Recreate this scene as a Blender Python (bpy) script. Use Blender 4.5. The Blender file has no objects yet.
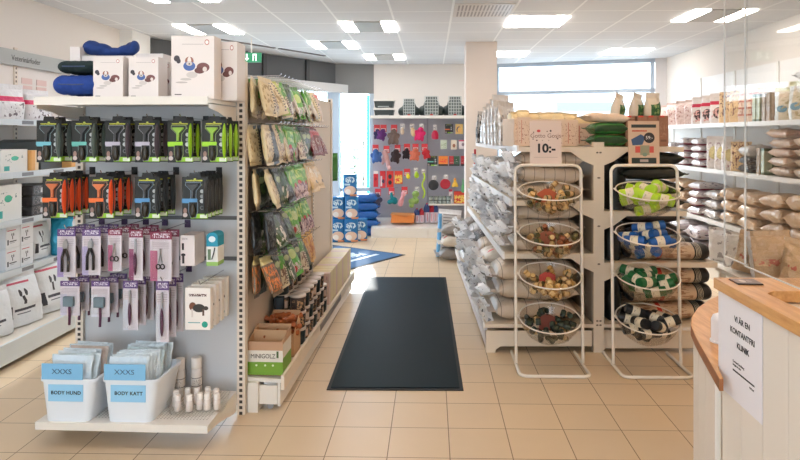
import bpy, bmesh, math, random
from mathutils import Vector, Matrix, noise, Euler
random.seed(7)
PI = math.pi
S = bpy.context.scene
COL = S.collection
EYE = 1.533
CEIL = 2.76
YAW = math.radians(1.41)
SN, CS = math.sin(YAW), math.cos(YAW)

# ---------------------------------------------------------------- camera
cd = bpy.data.cameras.new('camera')
cam = bpy.data.objects.new('camera', cd)
COL.objects.link(cam)
cam.location = (0, 0, EYE)
cam.rotation_euler = (PI / 2, 0, YAW)
cd.sensor_width = 36
cd.lens = 36 * 613 / 800
cd.shift_x = -16 / 800
cd.shift_y = -94 / 800
cd.clip_end = 200
S.camera = cam


def at(u, Y):
    """x in the room of a photo column u at room depth Y"""
    k = (u - 416) / 613
    return (k - SN / CS) / (1 + SN / CS * k) * Y


def zat(v, X, Y):
    return EYE - (v - 136) / 613 * (Y * CS - X * SN)


def lin(c, a=1.0):
    out = []
    for q in c[:3]:
        q = q / 255
        out.append(q / 12.92 if q <= 0.04045 else ((q + 0.055) / 1.055) ** 2.4)
    return (*out, a)


# ---------------------------------------------------------------- world, sun, exposure
w = bpy.data.worlds.new('sky')
S.world = w
w.use_nodes = True
nt = w.node_tree
nt.nodes.clear()
bg = nt.nodes.new('ShaderNodeBackground')
ow = nt.nodes.new('ShaderNodeOutputWorld')
tc = nt.nodes.new('ShaderNodeTexCoord')
sp = nt.nodes.new('ShaderNodeSeparateXYZ')
rp = nt.nodes.new('ShaderNodeValToRGB')
nt.links.new(tc.outputs['Generated'], sp.inputs[0])
nt.links.new(sp.outputs['Z'], rp.inputs[0])
rp.color_ramp.elements[0].color = (0.80, 0.91, 1.0, 1)
rp.color_ramp.elements[1].color = (0.62, 0.80, 1.0, 1)
nt.links.new(rp.outputs[0], bg.inputs[0])
bg.inputs[1].default_value = 5.0
nt.links.new(bg.outputs[0], ow.inputs[0])

sd = bpy.data.lights.new('sun', 'SUN')
sd.energy = 2.8
sd.angle = math.radians(1.0)
sd.color = (1.0, 0.95, 0.88)
so = bpy.data.objects.new('sun', sd)
COL.objects.link(so)
so.rotation_euler = Vector((0.10, -0.88, -0.44)).to_track_quat('-Z', 'Y').to_euler()

LAMP_W = 11.0
S.view_settings.view_transform = 'Standard'
S.view_settings.look = 'None'
S.view_settings.gamma = 1
S.view_settings.use_curve_mapping = False
S.view_settings.exposure = 0.68
S.cycles.use_denoising = True
S.cycles.max_bounces = 8
S.cycles.transparent_max_bounces = 24
S.cycles.caustics_reflective = False
S.cycles.caustics_refractive = False
S.cycles.sample_clamp_indirect = 4.0

# ---------------------------------------------------------------- materials
_mats = {}


def _principled(name):
    m = bpy.data.materials.new(name)
    m.use_nodes = True
    return m, m.node_tree, m.node_tree.nodes['Principled BSDF']


def mat(name, rgb, rough=0.5, metal=0.0, emit=0.0, spec=0.5, bump=0.0, bscale=60.0, var=0.0, coat=0.0):
    if name in _mats:
        return _mats[name]
    m, nt, b = _principled(name)
    c = lin(rgb)
    b.inputs['Base Color'].default_value = c
    b.inputs['Roughness'].default_value = rough
    b.inputs['Metallic'].default_value = metal
    b.inputs['Specular IOR Level'].default_value = spec
    b.inputs['Coat Weight'].default_value = coat
    if emit:
        b.inputs['Emission Color'].default_value = c
        b.inputs['Emission Strength'].default_value = emit
    if var or bump:
        tc = nt.nodes.new('ShaderNodeTexCoord')
        n = nt.nodes.new('ShaderNodeTexNoise')
        n.inputs['Scale'].default_value = bscale
        n.inputs['Detail'].default_value = 3
        nt.links.new(tc.outputs['Object'], n.inputs['Vector'])
        if var:
            mx = nt.nodes.new('ShaderNodeMix')
            mx.data_type = 'RGBA'
            mx.inputs[6].default_value = (c[0] * (1 - var), c[1] * (1 - var), c[2] * (1 - var), 1)
            mx.inputs[7].default_value = (min(1, c[0] * (1 + var)), min(1, c[1] * (1 + var)), min(1, c[2] * (1 + var)), 1)
            nt.links.new(n.outputs['Fac'], mx.inputs[0])
            nt.links.new(mx.outputs[2], b.inputs['Base Color'])
        if bump:
            bp = nt.nodes.new('ShaderNodeBump')
            bp.inputs['Strength'].default_value = bump
            bp.inputs['Distance'].default_value = 0.01
            nt.links.new(n.outputs['Fac'], bp.inputs['Height'])
            nt.links.new(bp.outputs[0], b.inputs['Normal'])
    _mats[name] = m
    return m


def clear(name, tint=(255, 255, 255), fac=0.12, rough=0.05, refl=0.3):
    """thin clear plastic or glass: mostly see-through with a reflection by angle"""
    if name in _mats:
        return _mats[name]
    m = bpy.data.materials.new(name)
    m.use_nodes = True
    nt = m.node_tree
    nt.nodes.clear()
    o = nt.nodes.new('ShaderNodeOutputMaterial')
    t = nt.nodes.new('ShaderNodeBsdfTransparent')
    t.inputs[0].default_value = lin(tint)
    g = nt.nodes.new('ShaderNodeBsdfGlossy')
    g.inputs['Roughness'].default_value = rough
    f = nt.nodes.new('ShaderNodeLayerWeight')
    f.inputs[0].default_value = 0.25
    mt = nt.nodes.new('ShaderNodeMath')
    mt.operation = 'MULTIPLY_ADD'
    mt.inputs[1].default_value = refl
    mt.inputs[2].default_value = fac
    nt.links.new(f.outputs['Fresnel'], mt.inputs[0])
    mx = nt.nodes.new('ShaderNodeMixShader')
    nt.links.new(mt.outputs[0], mx.inputs[0])
    nt.links.new(t.outputs[0], mx.inputs[1])
    nt.links.new(g.outputs[0], mx.inputs[2])
    nt.links.new(mx.outputs[0], o.inputs[0])
    _mats[name] = m
    return m


def printmat(name, base, items=(), axes='xz', rough=0.45, metal=0.0, bump=0.0, bscale=25.0, coat=0.0):
    """printed surface: shapes laid over a base colour in the object's own 0..1 frame.
    items: ('r',u0,v0,u1,v1,rgb) ('e',cu,cv,ru,rv,rgb) ('n',u0,v0,u1,v1,rgb,scale,thr) ('s',u0,v0,u1,v1,rgb,count,duty,axis)"""
    if name in _mats:
        return _mats[name]
    m, nt, b = _principled(name)
    N, L = nt.nodes, nt.links
    tc = N.new('ShaderNodeTexCoord')
    sp = N.new('ShaderNodeSeparateXYZ')
    L.new(tc.outputs['Generated'], sp.inputs[0])
    U = sp.outputs['XYZ'.index(axes[0].upper())]
    V = sp.outputs['XYZ'.index(axes[1].upper())]

    def mth(op, a, bb=None, cc=None):
        n = N.new('ShaderNodeMath')
        n.operation = op
        for i, q in enumerate((a, bb, cc)):
            if q is None:
                continue
            if isinstance(q, (int, float)):
                n.inputs[i].default_value = q
            else:
                L.new(q, n.inputs[i])
        return n.outputs[0]

    def rect(u0, v0, u1, v1):
        a = mth('COMPARE', U, (u0 + u1) / 2, abs(u1 - u0) / 2)
        c = mth('COMPARE', V, (v0 + v1) / 2, abs(v1 - v0) / 2)
        return mth('MULTIPLY', a, c)
    cur = None
    for it in items:
        k = it[0]
        rgb = it[5]
        if k == 'r':
            fac = rect(*it[1:5])
        elif k == 'e':
            du = mth('DIVIDE', mth('SUBTRACT', U, it[1]), it[3])
            dv = mth('DIVIDE', mth('SUBTRACT', V, it[2]), it[4])
            fac = mth('LESS_THAN', mth('ADD', mth('MULTIPLY', du, du), mth('MULTIPLY', dv, dv)), 1.0)
        elif k == 'n':
            n = N.new('ShaderNodeTexNoise')
            n.inputs['Scale'].default_value = it[6]
            n.inputs['Detail'].default_value = 2
            L.new(tc.outputs['Generated'], n.inputs['Vector'])
            fac = mth('MULTIPLY', rect(*it[1:5]), mth('GREATER_THAN', n.outputs['Fac'], it[7]))
        elif k == 'd':
            a1 = mth('LESS_THAN', mth('FRACT', mth('MULTIPLY', U, it[6])), it[8])
            a2 = mth('LESS_THAN', mth('FRACT', mth('MULTIPLY', V, it[7])), it[8])
            fac = mth('MULTIPLY', rect(*it[1:5]), mth('MULTIPLY', a1, a2))
        else:
            ax = U if it[8] == 'u' else V
            fr = mth('FRACT', mth('MULTIPLY', ax, it[6]))
            fac = mth('MULTIPLY', rect(*it[1:5]), mth('LESS_THAN', fr, it[7]))
        mx = N.new('ShaderNodeMix')
        mx.data_type = 'RGBA'
        L.new(fac, mx.inputs[0])
        if cur is None:
            mx.inputs[6].default_value = lin(base)
        else:
            L.new(cur, mx.inputs[6])
        mx.inputs[7].default_value = lin(rgb)
        cur = mx.outputs[2]
    if cur is not None:
        L.new(cur, b.inputs['Base Color'])
    else:
        b.inputs['Base Color'].default_value = lin(base)
    b.inputs['Roughness'].default_value = rough
    b.inputs['Metallic'].default_value = metal
    b.inputs['Coat Weight'].default_value = coat
    if bump:
        n = N.new('ShaderNodeTexNoise')
        n.inputs['Scale'].default_value = bscale
        n.inputs['Detail'].default_value = 2
        L.new(tc.outputs['Object'], n.inputs['Vector'])
        bp = N.new('ShaderNodeBump')
        bp.inputs['Strength'].default_value = bump
        bp.inputs['Distance'].default_value = 0.02
        L.new(n.outputs['Fac'], bp.inputs['Height'])
        L.new(bp.outputs[0], b.inputs['Normal'])
    _mats[name] = m
    return m


def gridmat(name, base, line, size, ox, oy, width, rough, var=0.04, spec=0.5, bump=0.0):
    """square tiles on a horizontal surface, in room metres"""
    m, nt, b = _principled(name)
    N, L = nt.nodes, nt.links
    g = N.new('ShaderNodeNewGeometry')
    sp = N.new('ShaderNodeSeparateXYZ')
    L.new(g.outputs['Position'], sp.inputs[0])

    def mth(op, a, bb=None):
        n = N.new('ShaderNodeMath')
        n.operation = op
        for i, q in enumerate((a, bb)):
            if q is None:
                continue
            if isinstance(q, (int, float)):
                n.inputs[i].default_value = q
            else:
                L.new(q, n.inputs[i])
        return n.outputs[0]
    ux = mth('DIVIDE', mth('SUBTRACT', sp.outputs[0], ox), size)
    uy = mth('DIVIDE', mth('SUBTRACT', sp.outputs[1], oy), size)
    dx = mth('ABSOLUTE', mth('SUBTRACT', mth('FRACT', mth('ADD', ux, 0.5)), 0.5))
    dy = mth('ABSOLUTE', mth('SUBTRACT', mth('FRACT', mth('ADD', uy, 0.5)), 0.5))
    fac = mth('LESS_THAN', mth('MINIMUM', dx, dy), width / size / 2)
    cb = N.new('ShaderNodeCombineXYZ')
    L.new(mth('FLOOR', ux), cb.inputs[0])
    L.new(mth('FLOOR', uy), cb.inputs[1])
    wn = N.new('ShaderNodeTexWhiteNoise')
    L.new(cb.outputs[0], wn.inputs['Vector'])
    n2 = N.new('ShaderNodeTexNoise')
    n2.inputs['Scale'].default_value = 6
    L.new(g.outputs['Position'], n2.inputs['Vector'])
    v = mth('ADD', mth('MULTIPLY', wn.outputs[0], 0.5), mth('MULTIPLY', n2.outputs['Fac'], 0.5))
    c = lin(base)
    m1 = N.new('ShaderNodeMix')
    m1.data_type = 'RGBA'
    m1.inputs[6].default_value = (c[0] * (1 - var), c[1] * (1 - var), c[2] * (1 - var), 1)
    m1.inputs[7].default_value = (c[0] * (1 + var), c[1] * (1 + var), c[2] * (1 + var), 1)
    L.new(v, m1.inputs[0])
    m2 = N.new('ShaderNodeMix')
    m2.data_type = 'RGBA'
    L.new(fac, m2.inputs[0])
    L.new(m1.outputs[2], m2.inputs[6])
    m2.inputs[7].default_value = lin(line)
    L.new(m2.outputs[2], b.inputs['Base Color'])
    b.inputs['Roughness'].default_value = rough
    b.inputs['Specular IOR Level'].default_value = spec
    if bump:
        bp = N.new('ShaderNodeBump')
        bp.inputs['Strength'].default_value = bump
        bp.inputs['Distance'].default_value = 0.003
        bp.invert = True
        L.new(fac, bp.inputs['Height'])
        L.new(bp.outputs[0], b.inputs['Normal'])
    return m


WHITE = mat('white_enamel', (232, 226, 216), 0.4, coat=0.2)
WALLP = mat('wall_paint', (228, 219, 210), 0.8, bump=0.05, bscale=200)
BLACK = mat('black_plastic', (22, 22, 24), 0.45)
CHROME = mat('chrome', (200, 200, 205), 0.25, 1.0)
CLEAR = clear('clear_plastic', (254, 254, 253), 0.02, 0.1, 0.2)
INK = mat('black_ink', (28, 26, 28), 0.7)

# ---------------------------------------------------------------- mesh helpers


class MB:
    def __init__(s):
        s.v, s.f = [], []

    def box(s, x0, y0, z0, x1, y1, z1):
        b = len(s.v)
        s.v += [(x, y, z) for z in (z0, z1) for y in (y0, y1) for x in (x0, x1)]
        for q in ((0, 2, 3, 1), (4, 5, 7, 6), (0, 1, 5, 4), (2, 6, 7, 3), (0, 4, 6, 2), (1, 3, 7, 5)):
            s.f.append(tuple(b + i for i in q))
        return s

    def prism(s, pts, a, b, axis='z'):
        """polygon pts extruded from a to b along axis"""
        n = len(pts)
        o = len(s.v)
        for t in (a, b):
            for p, q in pts:
                s.v.append({'z': (p, q, t), 'y': (p, t, q), 'x': (t, p, q)}[axis])
        s.f.append(tuple(o + i for i in range(n))[::-1])
        s.f.append(tuple(o + n + i for i in range(n)))
        for i in range(n):
            j = (i + 1) % n
            s.f.append((o + i, o + j, o + n + j, o + n + i))
        return s

    def lathe(s, prof, n=20, c=(0, 0, 0), axis='z'):
        o = len(s.v)
        for r, h in prof:
            for i in range(n):
                a = 2 * PI * i / n
                p = (r * math.cos(a), r * math.sin(a), h)
                if axis == 'x':
                    p = (p[2], p[0], p[1])
                if axis == 'y':
                    p = (p[1], p[2], p[0])
                s.v.append((p[0] + c[0], p[1] + c[1], p[2] + c[2]))
        for k in range(len(prof) - 1):
            for i in range(n):
                j = (i + 1) % n
                s.f.append((o + k * n + i, o + k * n + j, o + (k + 1) * n + j, o + (k + 1) * n + i))
        if prof[0][0] > 1e-6:
            s.f.append(tuple(o + i for i in range(n))[::-1])
        if prof[-1][0] > 1e-6:
            s.f.append(tuple(o + (len(prof) - 1) * n + i for i in range(n)))
        return s

    def tube(s, pts, r, n=8, closed=False, rr=None):
        pts = [Vector(p) for p in pts]
        o = len(s.v)
        m = len(pts)
        up = None
        for i, p in enumerate(pts):
            a = pts[i - 1] if (i > 0 or closed) else p
            b = pts[(i + 1) % m] if (i < m - 1 or closed) else p
            t = (b - a).normalized()
            if up is None:
                up = t.orthogonal().normalized()
            up = (up - t * up.dot(t))
            if up.length < 1e-5:
                up = t.orthogonal()
            up.normalize()
            sd = t.cross(up)
            q = rr[i] if rr else r
            for k in range(n):
                an = 2 * PI * k / n
                s.v.append(tuple(p + up * (q * math.cos(an)) + sd * (q * math.sin(an))))
        for i in range(m if closed else m - 1):
            j = (i + 1) % m
            for k in range(n):
                l = (k + 1) % n
                s.f.append((o + i * n + k, o + i * n + l, o + j * n + l, o + j * n + k))
        if not closed:
            s.f.append(tuple(o + k for k in range(n))[::-1])
            s.f.append(tuple(o + (m - 1) * n + k for k in range(n)))
        return s

    def ell(s, c, r, n=12, m=8):
        o = len(s.v)
        s.v.append((c[0], c[1], c[2] - r[2]))
        for j in range(1, m):
            ph = -PI / 2 + PI * j / m
            for i in range(n):
                a = 2 * PI * i / n
                s.v.append((c[0] + r[0] * math.cos(ph) * math.cos(a), c[1] + r[1] * math.cos(ph) * math.sin(a), c[2] + r[2] * math.sin(ph)))
        s.v.append((c[0], c[1], c[2] + r[2]))
        t = len(s.v) - 1
        for i in range(n):
            k = (i + 1) % n
            s.f.append((o, o + 1 + k, o + 1 + i))
            s.f.append((t, o + 1 + (m - 2) * n + i, o + 1 + (m - 2) * n + k))
            for j in range(m - 2):
                s.f.append((o + 1 + j * n + i, o + 1 + j * n + k, o + 1 + (j + 1) * n + k, o + 1 + (j + 1) * n + i))
        return s

    def mesh(s, name, smooth=False, bevel=0.0):
        me = bpy.data.meshes.new(name)
        me.from_pydata(s.v, [], s.f)
        if bevel:
            bm = bmesh.new()
            bm.from_mesh(me)
            bmesh.ops.recalc_face_normals(bm, faces=bm.faces)
            bmesh.ops.bevel(bm, geom=list(bm.edges), offset=bevel, segments=2, affect='EDGES', profile=0.7)
            bm.to_mesh(me)
            bm.free()
        else:
            bm = bmesh.new()
            bm.from_mesh(me)
            bmesh.ops.recalc_face_normals(bm, faces=bm.faces)
            bm.to_mesh(me)
            bm.free()
        if smooth:
            me.polygons.foreach_set('use_smooth', [True] * len(me.polygons))
            try:
                me.set_sharp_from_angle(angle=math.radians(45))
            except Exception:
                pass
        me.update()
        return me


def put(name, me, m=None, parent=None, loc=(0, 0, 0), rot=(0, 0, 0), scale=None):
    o = bpy.data.objects.new(name, me)
    COL.objects.link(o)
    if parent is not None:
        o.parent = parent
    o.location = loc
    o.rotation_euler = rot
    if scale:
        o.scale = scale
    if m is not None:
        if not me.materials:
            me.materials.append(m)
        if me.materials[0] != m:
            o.material_slots[0].link = 'OBJECT'
            o.material_slots[0].material = m
    return o


def root(name, loc=(0, 0, 0), rot=(0, 0, 0)):
    o = bpy.data.objects.new(name, None)
    COL.objects.link(o)
    o.empty_display_size = 0.05
    o.location = loc
    o.rotation_euler = rot
    return o


def tag(o, label, cat, group=None, kind=None):
    o['label'] = label
    o['category'] = cat
    if group:
        o['group'] = group
    if kind:
        o['kind'] = kind
    return o


def struct(name, mb, m, **k):
    o = put(name, mb.mesh(name, **k), m)
    o['kind'] = 'structure'
    return o


def dup(r, loc, rot, label, group=None, recolor=None):
    """a copy of a thing with its parts and sub-parts; recolor maps part names to materials"""
    c = r.copy()
    COL.objects.link(c)
    c.location = loc
    c.rotation_euler = rot
    c['label'] = label
    if group:
        c['group'] = group

    def rec(src, dst):
        for ch in src.children:
            d = ch.copy()
            COL.objects.link(d)
            d.parent = dst
            base = ch.name.split('.')[0]
            if recolor and base in recolor and d.type == 'MESH':
                d.material_slots[0].link = 'OBJECT'
                d.material_slots[0].material = recolor[base]
            rec(ch, d)
    rec(r, c)
    if recolor and 'self' in recolor and c.type == 'MESH':
        c.material_slots[0].link = 'OBJECT'
        c.material_slots[0].material = recolor['self']
    return c


_tm = {}


def text(name, body, size, m, parent, loc, rot, ext=0.0006, align='CENTER', sx=1.0, bold=0.0, sp=1.0):
    key = (body, size, ext, align, sx, bold, sp)
    if key not in _tm:
        cu = bpy.data.curves.new(name, 'FONT')
        cu.body = body
        cu.size = size
        cu.extrude = ext
        cu.align_x = align
        cu.align_y = 'CENTER'
        cu.resolution_u = 3
        cu.offset = size * bold
        cu.space_character = sp
        t = bpy.data.objects.new(name, cu)
        COL.objects.link(t)
        dg = bpy.context.evaluated_depsgraph_get()
        me = bpy.data.meshes.new_from_object(t.evaluated_get(dg))
        bpy.data.objects.remove(t)
        for v in me.vertices:
            v.co.x *= sx
        _tm[key] = me
    return put(name, _tm[key], m, parent, loc, rot)


_bags = {}


def bag(key, L, W, T, mode='stand', ends=('flat', 'seal'), cr=0.12, seed=0, seal=0.03, sec=16, ring=20, lean=0.0):
    """a filled bag: soft body closed by flat crimped seals. stand: z up, thickness in y. lie: length along x, thickness z"""
    if key in _bags:
        return _bags[key]
    vs, fs = [], []
    ss = []
    s = 0.0
    if ends[0] == 'seal':
        ss += [0, seal * 0.5, seal]
        a = seal
    else:
        ss += [0.0, 0.004]
        a = 0.004
    b = L - seal if ends[1] == 'seal' else L - 0.004
    for i in range(1, sec):
        f = i / sec
        f = 0.5 - 0.5 * math.cos(PI * f)
        ss.append(a + (b - a) * f)
    if ends[1] == 'seal':
        ss += [b, b + seal * 0.5, L]
    else:
        ss += [b, L]
    for s in ss:
        e0 = max(0.0, (s - a) / (b - a))
        e1 = max(0.0, (b - s) / (b - a))
        t = 1.0
        wf = 1.0
        if ends[0] == 'seal':
            t *= min(1, min(1, e0 * 8) ** 0.55) if e0 > 0 else 0
        else:
            t *= 0.88 + 0.12 * min(1, e0 * 8) if s > 0 else 0.84
            wf *= 1.0 if s > 0 else 0.96
        if ends[1] == 'seal':
            q = 8 if ends[0] == 'seal' else 2.0
            t *= min(1, min(1, e1 * q) ** 0.55) if e1 > 0 else 0
        else:
            t *= 1.0 if s < L else 0.86
        if ends[0] == 'seal' or ends[1] == 'seal':
            wf *= 1 - 0.07 * t * (1 if ends[0] == 'seal' else 0.5)
        hw = W / 2 * wf
        ht = max(0.0025, T / 2 * t)
        wave = (1 - t) * 0.5
        for k in range(ring):
            an = 2 * PI * k / ring
            c, sn = math.cos(an), math.sin(an)
            px = hw * math.copysign(abs(c) ** 0.55, c)
            py = ht * math.copysign(abs(sn) ** 0.65, sn)
            nz = noise.noise(Vector((px * 9 + seed * 3.1, s * 9 + seed, (1 if sn > 0 else -1) * 2.7)))
            nz2 = noise.noise(Vector((px * 26 + seed, s * 26, (1 if sn > 0 else -1) * 5.7 + seed)))
            py += (nz * cr + nz2 * cr * 0.5) * T * min(1, t + 0.1) * abs(sn)
            py += wave * T * 0.35 * noise.noise(Vector((px * 14, seed * 1.7, s * 3)))
            px += nz2 * cr * 0.3 * T
            vs.append((px, py + lean * s, s))
    n = ring
    m = len(ss)
    for i in range(m - 1):
        for k in range(n):
            l = (k + 1) % n
            fs.append((i * n + k, i * n + l, (i + 1) * n + l, (i + 1) * n + k))
    fs.append(tuple(range(n))[::-1])
    fs.append(tuple((m - 1) * n + k for k in range(n)))
    if mode == 'lie':
        vs = [(z - L / 2, x, y + T / 2) for x, y, z in vs]
        vs = [(x, y, max(0.001 if z < T * 0.3 else z, z)) for x, y, z in vs]
    mb = MB()
    mb.v, mb.f = vs, fs
    me = mb.mesh(key, smooth=True)
    _bags[key] = me
    return me


_blobs = {}


def blob(key, balls, vox=0.012, smooth=4):
    """soft one-piece shape grown from overlapping ellipsoids (plush toys, folded cloth)"""
    if key in _blobs:
        return _blobs[key]
    mb = MB()
    for c, r in balls:
        mb.ell(c, r, 14, 10)
    me = mb.mesh(key + '_raw')
    o = bpy.data.objects.new(key, me)
    COL.objects.link(o)
    md = o.modifiers.new('r', 'REMESH')
    md.mode = 'VOXEL'
    md.voxel_size = vox
    sm = o.modifiers.new('s', 'SMOOTH')
    sm.iterations = smooth
    dg = bpy.context.evaluated_depsgraph_get()
    out = bpy.data.meshes.new_from_object(o.evaluated_get(dg))
    bpy.data.objects.remove(o)
    out.name = key
    out.polygons.foreach_set('use_smooth', [True] * len(out.polygons))
    _blobs[key] = out
    return out


ORD = ['first', 'second', 'third', 'fourth', 'fifth', 'sixth', 'seventh', 'eighth', 'ninth', 'tenth', 'eleventh', 'twelfth',
       'thirteenth', 'fourteenth', 'fifteenth', 'sixteenth', 'seventeenth', 'eighteenth', 'nineteenth', 'twentieth']


def level(i, n):
    if n == 1:
        return 'lone'
    if i == 0:
        return 'bottom'
    if i == n - 1:
        return 'topmost'
    if n == 3:
        return 'middle'
    return ORD[i] + ' from bottom'

# ================================================================ the setting
FLOOR = gridmat('floor_tiles', (212, 188, 156), (120, 92, 64), 0.3, 0.09, 0.22, 0.0045, 0.32, 0.05, 0.5, 0.3)
CEILM = gridmat('ceiling_tiles', (222, 222, 224), (246, 246, 246), 0.6, 0.207, 0.05, 0.022, 0.85, 0.015, 0.3)
OUTL = [(-3.72, -3.1), (3.82, -3.1), (3.82, 9.76), (3.54, 9.84), (1.1, 10.56), (-0.98, 10.55), (-1.66, 10.41), (-3.66, 7.47), (-3.72, 7.45)]
struct('floor', MB().prism(OUTL, -0.05, 0), FLOOR)
struct('ceiling', MB().prism(OUTL, CEIL, CEIL + 0.1), CEILM)
struct('wall_left', MB().box(-3.72, -3.1, 0, -3.6, 7.45, CEIL), WALLP)
struct('wall_right', MB().box(3.7, -3.1, 0, 3.82, 9.75, CEIL), WALLP)
struct('wall_front', MB().box(-3.7, -3.15, 0, -3.3, -3.05, CEIL).box(0.9, -3.15, 0, 3.8, -3.05, CEIL).box(-3.3, -3.15, 0, 0.9, -3.05, 0.5).box(-3.3, -3.15, 2.5, 0.9, -3.05, CEIL), WALLP)  # opening left for the added window behind the camera
struct('trim_1', MB().box(-3.6, 7.0, 0, -3.45, 7.45, CEIL), mat('pilaster_white', (236, 232, 226), 0.6))


def poly(p0, p1, t):
    d = (Vector(p1) - Vector(p0)).normalized()
    n = Vector((-d.y, d.x)) * t
    return [tuple(p0), tuple(p1), (p1[0] + n.x, p1[1] + n.y), (p0[0] + n.x, p0[1] + n.y)]


def lerp2(p, q, f):
    return (p[0] + (q[0] - p[0]) * f, p[1] + (q[1] - p[1]) * f)


PA, PB, PC, PD, PE, PF = (-3.6, 7.45), (-1.62, 10.35), (-0.98, 10.48), (1.1, 10.5), (3.54, 9.78), (3.7, 9.72)
struct('wall_back', MB().prism(poly(PC, PD, 0.12), 0, CEIL), WALLP)
struct('wall_back_right', MB().prism(poly(PE, PF, 0.12), 0, CEIL), mat('pier_paint', (206, 200, 198), 0.7))
struct('wall_back_low', MB().prism(poly(PD, PE, 0.12), 0, 0.9), WALLP)
struct('trim_2', MB().box(at(466, 8.0), 8.0, 0, at(497, 8.0), 8.42, CEIL), mat('pillar_paint', (226, 212, 202), 0.7))
FASC = mat('fascia_grey', (92, 92, 92), 0.6)
FASC2 = mat('fascia_mid_grey', (128, 127, 126), 0.6)
FRAMEW = mat('frame_pale_blue_grey', (176, 188, 200), 0.5)
struct('trim_3', MB().prism(poly(PA, PB, 0.1), 2.40, CEIL), FASC)
struct('trim_4', MB().prism(poly(PB, PC, 0.1), 2.26, CEIL), FASC2)
dAB = (Vector(PB) - Vector(PA)).normalized()
nin = Vector((dAB.y, -dAB.x))


def off(p, d):
    return (p[0] + nin.x * d, p[1] + nin.y * d)


o = struct('trim_5', MB().prism(poly(off(PA, 0.16), off(lerp2(PA, PB, 1.04), 0.16), 0.15), 2.26, 2.40), mat('blind_case', (205, 203, 200), 0.5))
for i, f in enumerate((0.2, 0.45, 0.55, 0.8)):
    a, b = lerp2(PA, PB, f), lerp2(PA, PB, f + 0.02)
    struct('trim_%d' % (6 + i), MB().prism(poly(off(a, 0.03), off(b, 0.03), 0.025), 2.41, CEIL), mat('fascia_post', (70, 70, 70), 0.5))
for i, (a, b) in enumerate((((-2.7, 7.6), (-2.15, 8.45)), ((-2.1, 8.5), (-1.6, 9.3)))):
    struct('trim_%d' % (10 + i), MB().prism(poly(a, b, 0.05), CEIL - 0.012, CEIL - 0.001), mat('slot_vent', (120, 112, 110), 0.6))
GLASS = clear('window_glass', (250, 253, 255), 0.02, 0.02)


def window(n, p0, p1, z0, z1, posts, rails, fm, fw=0.07):
    r = root('window_%d' % n)
    r['kind'] = 'structure'
    for i, f in enumerate(posts):
        c = Vector(lerp2(p0, p1, f))
        d = (Vector(p1) - Vector(p0)).normalized() * (fw / 2)
        put('window_post', MB().prism(poly(tuple(c - d), tuple(c + d), 0.07), z0, z1).mesh('window_post'), fm, r)
    for z in rails:
        put('window_rail', MB().prism(poly(p0, p1, 0.06), z - 0.03, z + 0.03).mesh('window_rail'), fm, r)
    q0, q1 = lerp2(p0, p1, 0), lerp2(p0, p1, 1)
    put('pane', MB().prism([(a[0], a[1] + 0.03) for a in poly(q0, q1, 0.008)], z0, z1).mesh('pane'), GLASS, r)
    return r


struct('trim_12', MB().box(PB[0] - 0.12, PB[1] - 0.14, 0, PB[0] + 0.08, PB[1] + 0.04, 2.26), FRAMEW)
window(1, PA, PB, 0.0, 2.40, (0.02, 0.3, 0.68, 0.975), (0.05, 1.05), FRAMEW, 0.09)
window(2, PB, PC, 0.0, 2.26, (0.06, 0.97), (0.05, 0.62), FRAMEW, 0.1)
window(4, (0.9, -3.1), (-3.3, -3.1), 0.5, 2.5, (0.0, 0.33, 0.66, 1.0), (0.53, 2.47), FRAMEW, 0.07)  # added unseen window behind the camera, lets cool daylight onto the end cap
BLUEGREY = mat('window_frame_blue_grey', (170, 182, 196), 0.5)
window(3, PD, PE, 0.9, CEIL, (0.01, 0.985), (0.93, 2.26, 2.73), BLUEGREY, 0.06)

# outside
struct('ground', MB().box(-30, -5, -0.12, 30, 60, -0.06), mat('paving', (196, 196, 192), 0.9))
SKYW = mat('outside_building', (236, 240, 244), 0.8)
ob = root('building', (3.0, 24, 0))
tag(ob, 'pale building with a turquoise band outside the rear window', 'building')
put('outside_wall', MB().box(-5.5, 0, -0.06, 9, 6, 7).mesh('outside_wall'), SKYW, ob)
put('sign_band', MB().box(1.9, -0.15, 2.5, 4.1, 0, 2.85).mesh('sign_band'), mat('turquoise_pale', (120, 200, 205), 0.6), ob)
pl = put('banner', MB().box(-0.08, 0, -0.81, 0.09, 0.03, 1.55).mesh('banner'), mat('turquoise', (60, 205, 205), 0.6), None, (at(371, 11.6), 11.6, 0.75))
tag(pl, 'upright turquoise banner standing outside beside the toy shelf window', 'banner')
fol = mat('foliage_pale', (176, 196, 168), 0.8)
for i, (u, Y, s) in enumerate(((354, 15, 1.0), (363, 19, 1.2), (338, 17, 1.1))):
    r = root('bush', (at(u, Y), Y, 0))
    tag(r, ['pale green bush outside the glass, left of two', 'pale green bush outside the glass, right of two', 'pale green bush outside behind the corner post'][i], 'bush', 'bushes outside')
    mb = MB()
    rr = random.Random(i)
    for k in range(420):
        a = rr.uniform(0, 2 * PI)
        q = rr.uniform(0, 0.9) * s
        z = rr.uniform(0.25, 1.35) * s
        x, y = q * math.cos(a), q * math.sin(a)
        d = Vector((rr.uniform(-1, 1), rr.uniform(-1, 1), rr.uniform(-1, 1))).normalized() * 0.07
        e = d.orthogonal().normalized() * 0.03
        b = len(mb.v)
        p = Vector((x, y, z))
        mb.v += [tuple(p - d), tuple(p + e), tuple(p + d), tuple(p - e)]
        mb.f.append((b, b + 1, b + 2, b + 3))
    lf = put('foliage', mb.mesh('foliage'), fol, r)
    lf['kind'] = 'stuff'
    put('stem', MB().tube([(0, 0, -0.06), (0.02, 0, 0.6), (0, 0.03, 1.2 * s)], 0.03).mesh('stem'), mat('bark', (90, 75, 60), 0.9), r)

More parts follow.
